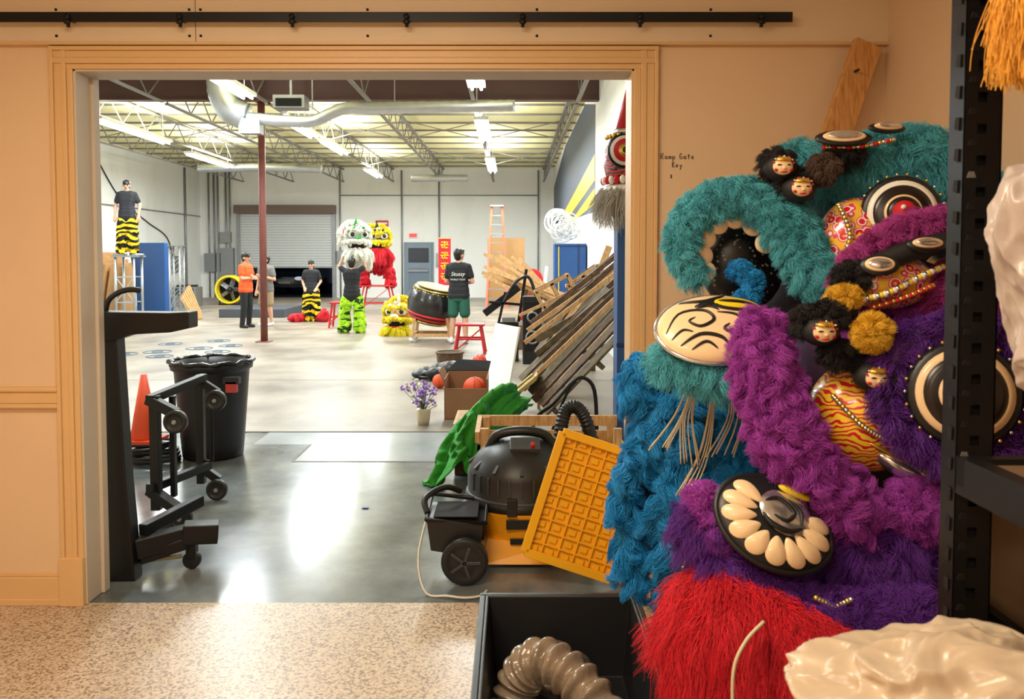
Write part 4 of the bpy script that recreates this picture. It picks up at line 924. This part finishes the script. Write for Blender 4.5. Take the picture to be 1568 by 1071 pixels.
def nose_plate(b,c,rx,ry,h,rot):
    R=Euler(rot).to_matrix(); b.sph(c,(rx,ry,h),BEIGE,rot,seg=48,rings=24)
    u_,v_,w_=R@Vector((1,0,0)),R@Vector((0,1,0)),R@Vector((0,0,1))
    b.tube([Vector(c)+u_*rx*math.cos(a)+v_*ry*math.sin(a) for a in np.linspace(0,2*math.pi,40,endpoint=False)],.008,SILV,8,closed=True)
    D=lambda pts,r=.006,m=BLK: dome_curve(b,c,R,rx,ry,h,pts,r*.75,m)
    D([(-.9,-.1),(-.6,.35),(-.2,.3),(-.1,0),(-.35,-.15),(-.5,.05),(-.38,.14)],.007)
    D([(-.75,-.5),(-.4,-.35),(-.1,-.5),(0,-.75)],.008); D([(-.6,-.65),(-.35,-.55),(-.2,-.75)],.006)
    D([(0,.2),(.3,.05),(.35,-.3),(.15,-.45),(0,-.3),(.12,-.18)],.008); D([(.3,-.7),(.5,-.45),(.75,-.4),(.85,-.15)],.008)
    D([(-.5,.75),(-.1,.62),(.3,.8)],.008); D([(.45,-.1),(.6,.1),(.9,.1)],.006); D([(-.85,-.3),(-.65,-.15),(-.5,-.25)],.005); D([(.5,-.7),(.62,-.6),(.7,-.62)],.006); D([(-.3,.5),(-.05,.4),(.05,.25)],.006)
    dome_patch(b,c,R,rx,ry,h,.42,.42,.46,.26,-.25,BLK,.002); dome_patch(b,c,R,rx,ry,h,.42,.43,.40,.20,-.25,YPAINT,.005); dome_curve(b,c,R,rx,ry,h,[(.1,.52),(.4,.44),(.72,.32)],.006,BLK,.009)
    dome_patch(b,c,R,rx,ry,h,-.12,.5,.2,.09,.3,BLK,.002)
def teeth_plate(b,c,rx,ry,rot,n,a0,a1):
    R=Euler(rot).to_matrix(); h=.035; b.sph(c,(rx,ry,h),BLK,rot,seg=48,rings=20)
    u_,v_=R@Vector((1,0,0)),R@Vector((0,1,0))
    b.tube([Vector(c)+u_*rx*math.cos(a)+v_*ry*math.sin(a) for a in np.linspace(0,2*math.pi,40,endpoint=False)],.009,BLK,8,closed=True)
    for k in range(n):
        a=a0+(a1-a0)*k/(n-1); dome_patch(b,c,R,rx,ry,h,.66*math.cos(a),.66*math.sin(a),.29,.165,a,BEIGE,.003,t=.006,point=-.42)
    dome_patch(b,c,R,rx,ry,h,.10,.22,.46,.50,.3,SILV,.002,t=.008)
    dome_curve(b,c,R,rx,ry,h,[(-.3,.25),(-.1,.42),(.2,.25),(.12,0),(-.1,.02)],.006,BLK,.012); dome_curve(b,c,R,rx,ry,h,[(.05,.5),(.3,.35),(.38,.05)],.005,BLK,.012)
    dome_curve(b,c,R,rx,ry,h,[(-.28,-.05),(-.1,-.2),(.2,-.2),(.4,0)],.008,BLK,.012)
    dome_patch(b,c,R,rx,ry,h,.15,.78,.3,.13,.1,YPAINT,.008,t=.012)
def orn(b,c,r):
    c=Vector(c); b.sph(c,(r,r*.8,r*.8),F_BLK)
    f=c+Vector((-.1*r,-r*.8,0)); b.sph(f,(r*.6,r*.3,r*.5),BEIGE); b.sph(f+Vector((0,-.05*r,r*.4)),(r*.5,r*.32,r*.2),GOLD); b.sph(f+Vector((0,-r*.3,-.1*r)),(r*.12,r*.1,r*.1),BEIGE)
    for q_ in(-1,1): b.sph(f+Vector((q_*r*.26,-r*.24,r*.08)),(r*.16,r*.07,r*.05),EYD); b.sph(f+Vector((q_*r*.42,-r*.12,-r*.2)),(r*.14,r*.1,r*.1),REDC)
    b.sph(f+Vector((0,-r*.22,-r*.33)),(r*.2,r*.1,r*.05),REDC)
    for k in range(7): b.sph(f+Vector((r*.6*math.cos(k*.5),-r*.12,r*.2+r*.4*math.sin(k*.5))),r*.07,SILV if k%2 else REDC,seg=6,rings=5)
def mirror(b,c,rx,rz,n):
    n=Vector(n).normalized(); rot=n.to_track_quat('Z','Y').to_euler(); b.sph(c,(rx,rz,.012),BLK,rot); b.sph(Vector(c)+n*.01,(rx*.75,rz*.7,.008),BEIGE,rot); b.sph(Vector(c)+n*.016,(rx*.58,rz*.5,.006),SILV,rot)
def beads(b,pts,n,r,ms):
    for k,p in enumerate(smooth_path(pts,n)): b.sph(p,r,ms[k%len(ms)],seg=8,rings=6)
T1=empty('teal_lion_costume',(1.0,2.6,.5))
b=B()
b.sph((1.2,2.72,1.72),(.26,.2,.22),mat('teal_cloth',S(30,84,90),.7))
b.sph((1.06,2.46,1.63),(.12,.1,.15),SPARK,seg=32,rings=20); b.sph((1.06,2.38,1.60),(.07,.04,.08),SPARK2,seg=24,rings=14)
b.sph((.77,2.66,1.57),(.14,.07,.16),DOTB)
eye(b,(1.155,2.37,1.725),.108,(-.25,-1,.1))
mirror(b,(1.0,2.42,1.955),.085,.03,(-.1,-1,.6)); mirror(b,(1.13,2.42,1.985),.06,.02,(.1,-1,.6))
beads(b,[(.95,2.44,1.93),(1.05,2.42,1.93),(1.15,2.42,1.95)],18,.008,[REDC,GOLD,SILV])
for x,z in((.607,1.55),(.597,1.60),(.606,1.655),(.645,1.70),(.699,1.718),(.755,1.695),(.795,1.64)): b.sph((x,2.5,z),(.033,.012,.034),BEIGE,(0,math.atan2(x-.7,z-1.6),0))
nose_plate(b,(.60,2.33,1.385),.18,.125,.05,(math.radians(44),math.radians(-6),math.radians(8)))
for c_ in((.81,2.42,1.865),(.86,2.4,1.80)): orn(b,c_,.05)
beads(b,[(.97,2.37,1.75),(1.0,2.36,1.66),(.97,2.35,1.56),(1.03,2.34,1.5)],26,.009,[GOLD,SILV]); beads(b,[(1.03,2.34,1.6),(1.08,2.33,1.57),(1.13,2.33,1.58)],14,.009,[SILV,REDC])
b.sph((.6,2.85,.88),(.2,.12,.42),mat('beard_dark_fill',S(10,40,60),.8))  # added dark fill behind the beard; shade between locks put into its colour
b.obj('head_structure',parent=T1)
FN=2.1; FR=.5
def furtube(par,name,path,r,fm,n,L,rad=.0016,**kw):
    kw.setdefault('clump',.45); kw.setdefault('curl',.22)
    b=B(); P=smooth_path(path,22); b.tube(P,r if not hasattr(r,'__len__') else list(np.interp(np.linspace(0,1,22),np.linspace(0,1,len(r)),r)),fm,14)
    o=b.obj(name+'_core',parent=par); fur(name,o,int(n*FN),L,rad*FR,fm,par,**kw)
def furball(par,name,c,r,fm,n,L,rad=.0016,**kw):
    kw.setdefault('clump',.45); kw.setdefault('curl',.22)
    b=B(); b.sph(c,r,fm); o=b.obj(name+'_core',parent=par); fur(name,o,int(n*FN),L,rad*FR,fm,par,**kw)
furtube(T1,'brow_fur',[(.90,2.6,1.93),(1.057,2.58,1.87),(1.141,2.56,1.91),(1.267,2.54,1.92),(1.371,2.5,1.855),(1.44,2.5,1.73),(1.43,2.5,1.6)],[.03,.05,.062,.07,.07,.065,.05],F_TEAL,16000,.06,down=.5)
furtube(T1,'lip_fur',[(.576,2.5,1.532),(.529,2.5,1.655),(.597,2.5,1.764),(.730,2.5,1.789),(.843,2.48,1.717),(.904,2.45,1.604),(.945,2.42,1.502)],[.023,.03,.034,.04,.054,.054,.042],F_TEAL,18000,.040,down=.4)
furtube(T1,'tongue_fur',[(.699,2.52,1.563),(.75,2.5,1.53),(.74,2.48,1.48),(.70,2.45,1.44)],.025,F_BLUE,3000,.02,down=.2)
furtube(T1,'nose_fringe',[(.43,2.36,1.31),(.533,2.3,1.276),(.649,2.3,1.266),(.74,2.34,1.305)],.02,F_TEAL,4500,.05,down=.7)
for i,(pth,r) in enumerate([([(.436,2.65,1.25),(.42,2.65,1.2),(.414,2.65,1.13)],.025),
  ([(.512,2.62,1.127),(.436,2.65,.975),(.381,2.68,.801),(.392,2.68,.628),(.436,2.7,.487)],.030),
  ([(.599,2.6,1.18),(.556,2.6,.932),(.50,2.62,.736),(.534,2.62,.563),(.52,2.64,.40)],.030),
  ([(.707,2.62,1.149),(.707,2.6,.975),(.653,2.58,.845),(.61,2.6,.65),(.62,2.62,.42)],.030),
  ([(.77,2.6,1.235),(.79,2.58,1.06),(.75,2.56,.888)],.028)]):
    furtube(T1,'beard_%d'%i,pth,r,F_BLUE,5500,.05,rad=.0019,down=.9,clump=.8,curl=.35,ncl=75)
b=B(); CS=mat('cream_strings',S(205,190,155),.6)
for pth in([(.566,1.22),(.515,1.10),(.443,1.0)],[(.638,1.22),(.61,1.0),(.545,.85)],[(.68,1.22),(.70,1.1),(.65,.98)],[(.60,1.22),(.55,1.1),(.56,.95)]):
    for j in range(6):
        dx=random.uniform(-.02,.02); b.tube(smooth_path([(x+dx*(k+.3),2.48-.01*k,z+random.uniform(-.01,.01)) for k,(x,z) in enumerate(pth)],12),.0025,CS,5)
for j in range(3):
    for k in range(22): b.sph((.56+.02*j+.015*math.sin(k*.5),2.5,.9-k*.014-.04*j),.008,GOLD,seg=6,rings=4)
b.obj('beard_strings',parent=T1)
for i,c_ in enumerate(((.81,2.45,1.88),(.86,2.43,1.82),(1.02,2.46,1.925))): furball(T1,'pompom_%d'%i,c_,(.05,.03,.042),F_BLK,1200,.024,rad=.0014)
furball(T1,'brown_pompom',(.94,2.42,1.865),(.04,.035,.038),F_BRN,1800,.02)
T2=empty('purple_lion_costume',(1.0,2.2,.6))
b=B()
b.sph((1.2,2.5,1.3),(.3,.22,.3),mat('purple_cloth',S(50,18,60),.7))
b.sph((1.0,2.23,1.15),(.165,.125,.16),SPARK2,seg=32,rings=20); b.sph((1.04,2.22,1.53),(.13,.09,.08),SPARK,seg=32,rings=20)
b.sph((1.07,2.15,1.02),(.10,.06,.03),SILV,(0,.5,0)); b.sph((1.13,2.14,1.06),(.08,.05,.02),EYEW,(0,.6,0)); b.sph((1.03,2.14,1.06),(.1,.04,.012),GOLD,(0,.5,0))
beads(b,[(.87,2.14,1.22),(.93,2.10,1.15),(1.0,2.09,1.11),(1.08,2.10,1.08)],30,.008,[GOLD,SILV]); beads(b,[(.93,2.14,1.48),(1.0,2.12,1.5),(1.08,2.12,1.54),(1.15,2.13,1.57)],30,.009,[EYEW,SILV,YPAINT])
beads(b,[(.97,2.14,1.46),(1.05,2.12,1.49),(1.12,2.12,1.52)],22,.008,[REDC,GOLD])
beads(b,[(.93,2.11,1.26),(1.0,2.09,1.23),(1.06,2.09,1.20)],18,.007,[SILV,GOLD])
eye(b,(1.13,1.98,1.255),.125,(-.3,-1,.15),ring2=BEIGE,core=BLK)
b.tube(smooth_path([(.91,2.16,1.54),(.98,2.15,1.575),(1.09,2.14,1.62),(1.2,2.14,1.64)],16),.03,F_BLK)
mirror(b,(.975,2.115,1.575),.05,.03,(-.3,-1,.4)); mirror(b,(1.091,2.10,1.63),.052,.022,(-.1,-1,.5))
for c_ in((.82,2.11,1.40),(.955,2.1,1.28)): orn(b,c_,.05)
teeth_plate(b,(.685,2.06,.90),.155,.12,(math.radians(50),math.radians(24),math.radians(-12)),10,math.radians(150),math.radians(385))
for k in range(12): b.sph((.77+.008*k,1.98,.71+.004*abs(k-6)),.008,SILV if k%2 else GOLD,seg=8,rings=6)
b.obj('head_structure',parent=T2)
furtube(T2,'lip_fur',[(.70,2.22,1.42),(.692,2.2,1.36),(.70,2.18,1.26),(.738,2.15,1.134),(.811,2.13,1.015),(.903,2.12,.932),(.968,2.12,.895)],[.033,.05,.055,.062,.062,.058,.04],F_PUR,20000,.042,down=.3,clump=.68,curl=.42,ncl=560)
furtube(T2,'brow_fur',[(.92,2.2,1.52),(.95,2.2,1.585),(1.005,2.2,1.635),(1.115,2.2,1.685),(1.225,2.2,1.70)],.022,F_PINK,6000,.036,down=.3)
furball(T2,'cheek_fur',(1.11,2.32,1.42),(.12,.1,.11),F_PUR,11000,.05,down=.4)
furball(T2,'temple_fur',(1.27,2.2,1.48),(.12,.1,.1),F_PINK,6000,.05,down=.4)
b=B(); b.ring((1.15,2.04,1.255),.165,.035,F_PURD,axis=(-.3,-1,.15),seg=30); o=b.obj('eye_ring_core',parent=T2); fur('eye_ring_fur',o,14000,.04,.0009,F_PURD,T2,clump=.4)
furball(T2,'pompom',(1.087,2.10,.93),(.07,.06,.065),F_PUR,7000,.035,down=.2)
furball(T2,'gold_pompom',(.945,2.08,1.40),(.04,.035,.038),F_GOLD,2400,.022,down=.1)
furball(T2,'gold_pompom_small',(.885,2.12,1.49),(.035,.028,.022),F_GOLD,1600,.02,down=.1)
for i,c_ in enumerate(((.80,2.14,1.43),(.97,2.13,1.30),(.875,2.13,1.34),(.92,2.16,1.545),(1.0,2.08,1.26),(.86,2.12,1.45))): furball(T2,'black_pompom_%d'%i,c_,(.045,.03,.035),F_BLK,1300,.022)
furtube(T2,'jaw_fur',[(.50,2.16,.91),(.565,2.12,.79),(.697,2.05,.69),(.873,2.02,.665),(1.067,2.0,.70)],[.03,.045,.05,.05,.05],F_PURD,15000,.06,down=.6)
furball(T2,'jowl_fur',(1.02,2.2,.80),(.17,.14,.11),F_PURD,12000,.06,down=.6)
furtube(T2,'chin_fur',[(.53,2.16,.96),(.52,2.14,.9),(.56,2.1,.82)],.03,F_PUR,3500,.035)
T3=empty('red_lion_costume',(.65,2.1,.35)); 
furtube(T3,'mane_fur',[(.50,2.1,.58),(.53,2.08,.69),(.65,2.0,.65),(.80,1.96,.59),(.94,1.94,.54)],[.045,.06,.07,.07,.06],F_RED,17000,.12,rad=.0018,down=.9,comb=(.05,-.3,-.3),clump=.55,curl=.12)
furball(T3,'body_fur',(.73,2.1,.47),(.20,.18,.14),F_RED,12000,.12,rad=.0018,down=.7,comb=(0,-.3,-.3),clump=.55,curl=.12)
furball(T3,'body_fur_b',(.98,2.0,.48),(.14,.12,.1),F_RED,5000,.12,rad=.0018,down=.7,comb=(0,-.3,-.3),clump=.55,curl=.12)
b=B(); b.tube(smooth_path([(.60,1.86,.73),(.55,1.84,.69),(.52,1.83,.62),(.52,1.82,.48)],18),.0045,CS,6); b.obj('tie_string',parent=T3)
tote('black_storage_tote',.74,1.6,2.4,3.25,0,.42,BLK)
b=B(); b.sph((1.15,2.85,1.0),(.42,.3,.58),mat('dark_fill_cloth',S(26,20,34),.8,bump=.4,bscale=10)); b.obj('costume_cloth_dark_fill')  # lion body cloth added as dark fill behind the heads, shade in its colour
tote('black_storage_tote',1.02,1.5,.55,1.45,.12,.6,BLK)

# ================================================================ SHELF RACK
b=B(); px,py=.89,1.58
def post(px,py):
    W=.075; b.b2((px,py,0),(px+.026,py+.003,2.4),BLKM); b.b2((px+W-.03,py,0),(px+W,py+.003,2.4),BLKM)
    z=0
    while z<2.4:
        b.b2((px+.026,py,z),(px+W-.03,py+.003,z+.042),BLKM); z+=.062
    b.b2((px,py,0),(px+.003,py+.055,2.4),BLKM); b.b2((px+W-.003,py,0),(px+W,py+.04,2.4),BLKM); b.b2((px+.01,py+.02,0),(px+.062,py+.024,2.4),DARK)
    for k in range(38): 
        zz=.05+k*.062; b.prism([(px-.0015,py+.014,zz),(px-.0015,py+.03,zz+.006),(px-.0015,py+.026,zz+.028),(px-.0015,py+.012,zz+.026)],(-.002,0,0),DARK)
        b.prism([(px+.006,py-.0015,zz+.03),(px+.024,py-.0015,zz+.03),(px+.02,py-.0015,zz+.042),(px+.01,py-.0015,zz+.042)],(0,-.002,0),STEEL if k%9==0 else DARK)
post(px,py); post(1.52,py); post(px,.1); post(1.52,.1)
for z in(.12,1.2,2.2):
    for x in(px,1.56): b.b2((x,.1,z-.075),(x+.035,py,z),BLKM)
    b.b2((px,py-.03,z-.06),(1.59,py,z),BLKM)
    b.b2((px+.03,.1,z-.03),(1.57,py-.02,z-.012),mat('shelf_mdf',S(110,84,60),.7))
b.obj('storage_shelf_rack')
OT=empty('orange_tassel',(.88,1.3,1.88)); b=B(); b.sph((.88,1.32,2.12),(.075,.07,.05),F_ORG); o=b.obj('knot',parent=OT)
n=4200; t=np.linspace(0,1,7); a=rng.random(n)*6.28; rr=np.sqrt(rng.random(n))*.075
root=np.stack([.88+rr*np.cos(a),1.32+rr*np.sin(a),np.full(n,2.12)],1); tip=root+np.stack([rng.normal(size=n)*.014,rng.normal(size=n)*.012,-(.15+.09*rng.random(n))],1)
P=root[:,None]*(1-t)[None,:,None]+tip[:,None]*t[None,:,None]+np.sin(t[None,:,None]*6+rng.random((n,1,3))*6)*.005
strands('threads',P,.0012*(1-.5*t),F_ORG,OT)
def blob(name,c,r,mt,seed=0,flat=None,amp=1.0):
    bm=bmesh.new(); bmesh.ops.create_icosphere(bm,subdivisions=7,radius=1)
    for v in bm.verts:
        p=v.co.copy(); s_=Vector((seed,seed*.3,0))
        w_=mn.noise(p*1.3+s_)*.30
        f1=abs(mn.noise(p*2.2+s_+Vector((w_*2,0,0)))); f2=abs(mn.noise(p*4.6+s_)); f3=abs(mn.noise(Vector((p.x*10,p.y*4,p.z*4))+s_+Vector((f1*5,0,0))))
        p=p*(1+amp*(w_-.28*f1*.9-.12*f2-.035*f3+.08)); v.co=Vector((p.x*r[0],p.y*r[1],p.z*r[2]))
        if flat is not None and v.co.z+c[2]<flat: v.co.z=flat-c[2]
    for f in bm.faces: f.smooth=True
    me=bpy.data.meshes.new(name); bm.to_mesh(me); bm.free(); me.materials.append(mt); o=bpy.data.objects.new(name,me); o.location=c; sc.collection.objects.link(o); return o
BAGM=mat('frosted_plastic_film',S(206,186,160),.3,var=.08,scale=3,trans=.15,bump=.35,bscale=18)
blob('plastic_bag',(1.0,1.33,1.56),(.18,.13,.26),mat('cloudy_plastic_film',S(202,188,180),.32,var=.06,trans=.2,bump=.35,bscale=14),seed=3,flat=1.2,amp=.8)
blob('plastic_bag',(.72,1.15,.90),(.29,.21,.14),BAGM,seed=5,flat=.8)
b=B(); b.b2((.5,.95,0),(.87,1.38,.8),CARD); b.b2((.5,1.16,.801),(.87,1.17,.803),BEIGE); b.obj('moving_box',bevel=.004)

# ================================================================ CAMERA
cam=bpy.data.cameras.new('camera'); cam.lens=28; cam.sensor_width=36; cam.shift_y=-.0575; cam.clip_start=.05; cam.clip_end=200
co=bpy.data.objects.new('camera',cam); co.location=(0,0,1.6); co.rotation_euler=(math.radians(87.5),0,0); sc.collection.objects.link(co); sc.camera=co
cam.dof.use_dof=True; cam.dof.focus_distance=6.5; cam.dof.aperture_fstop=7
print('DONE')
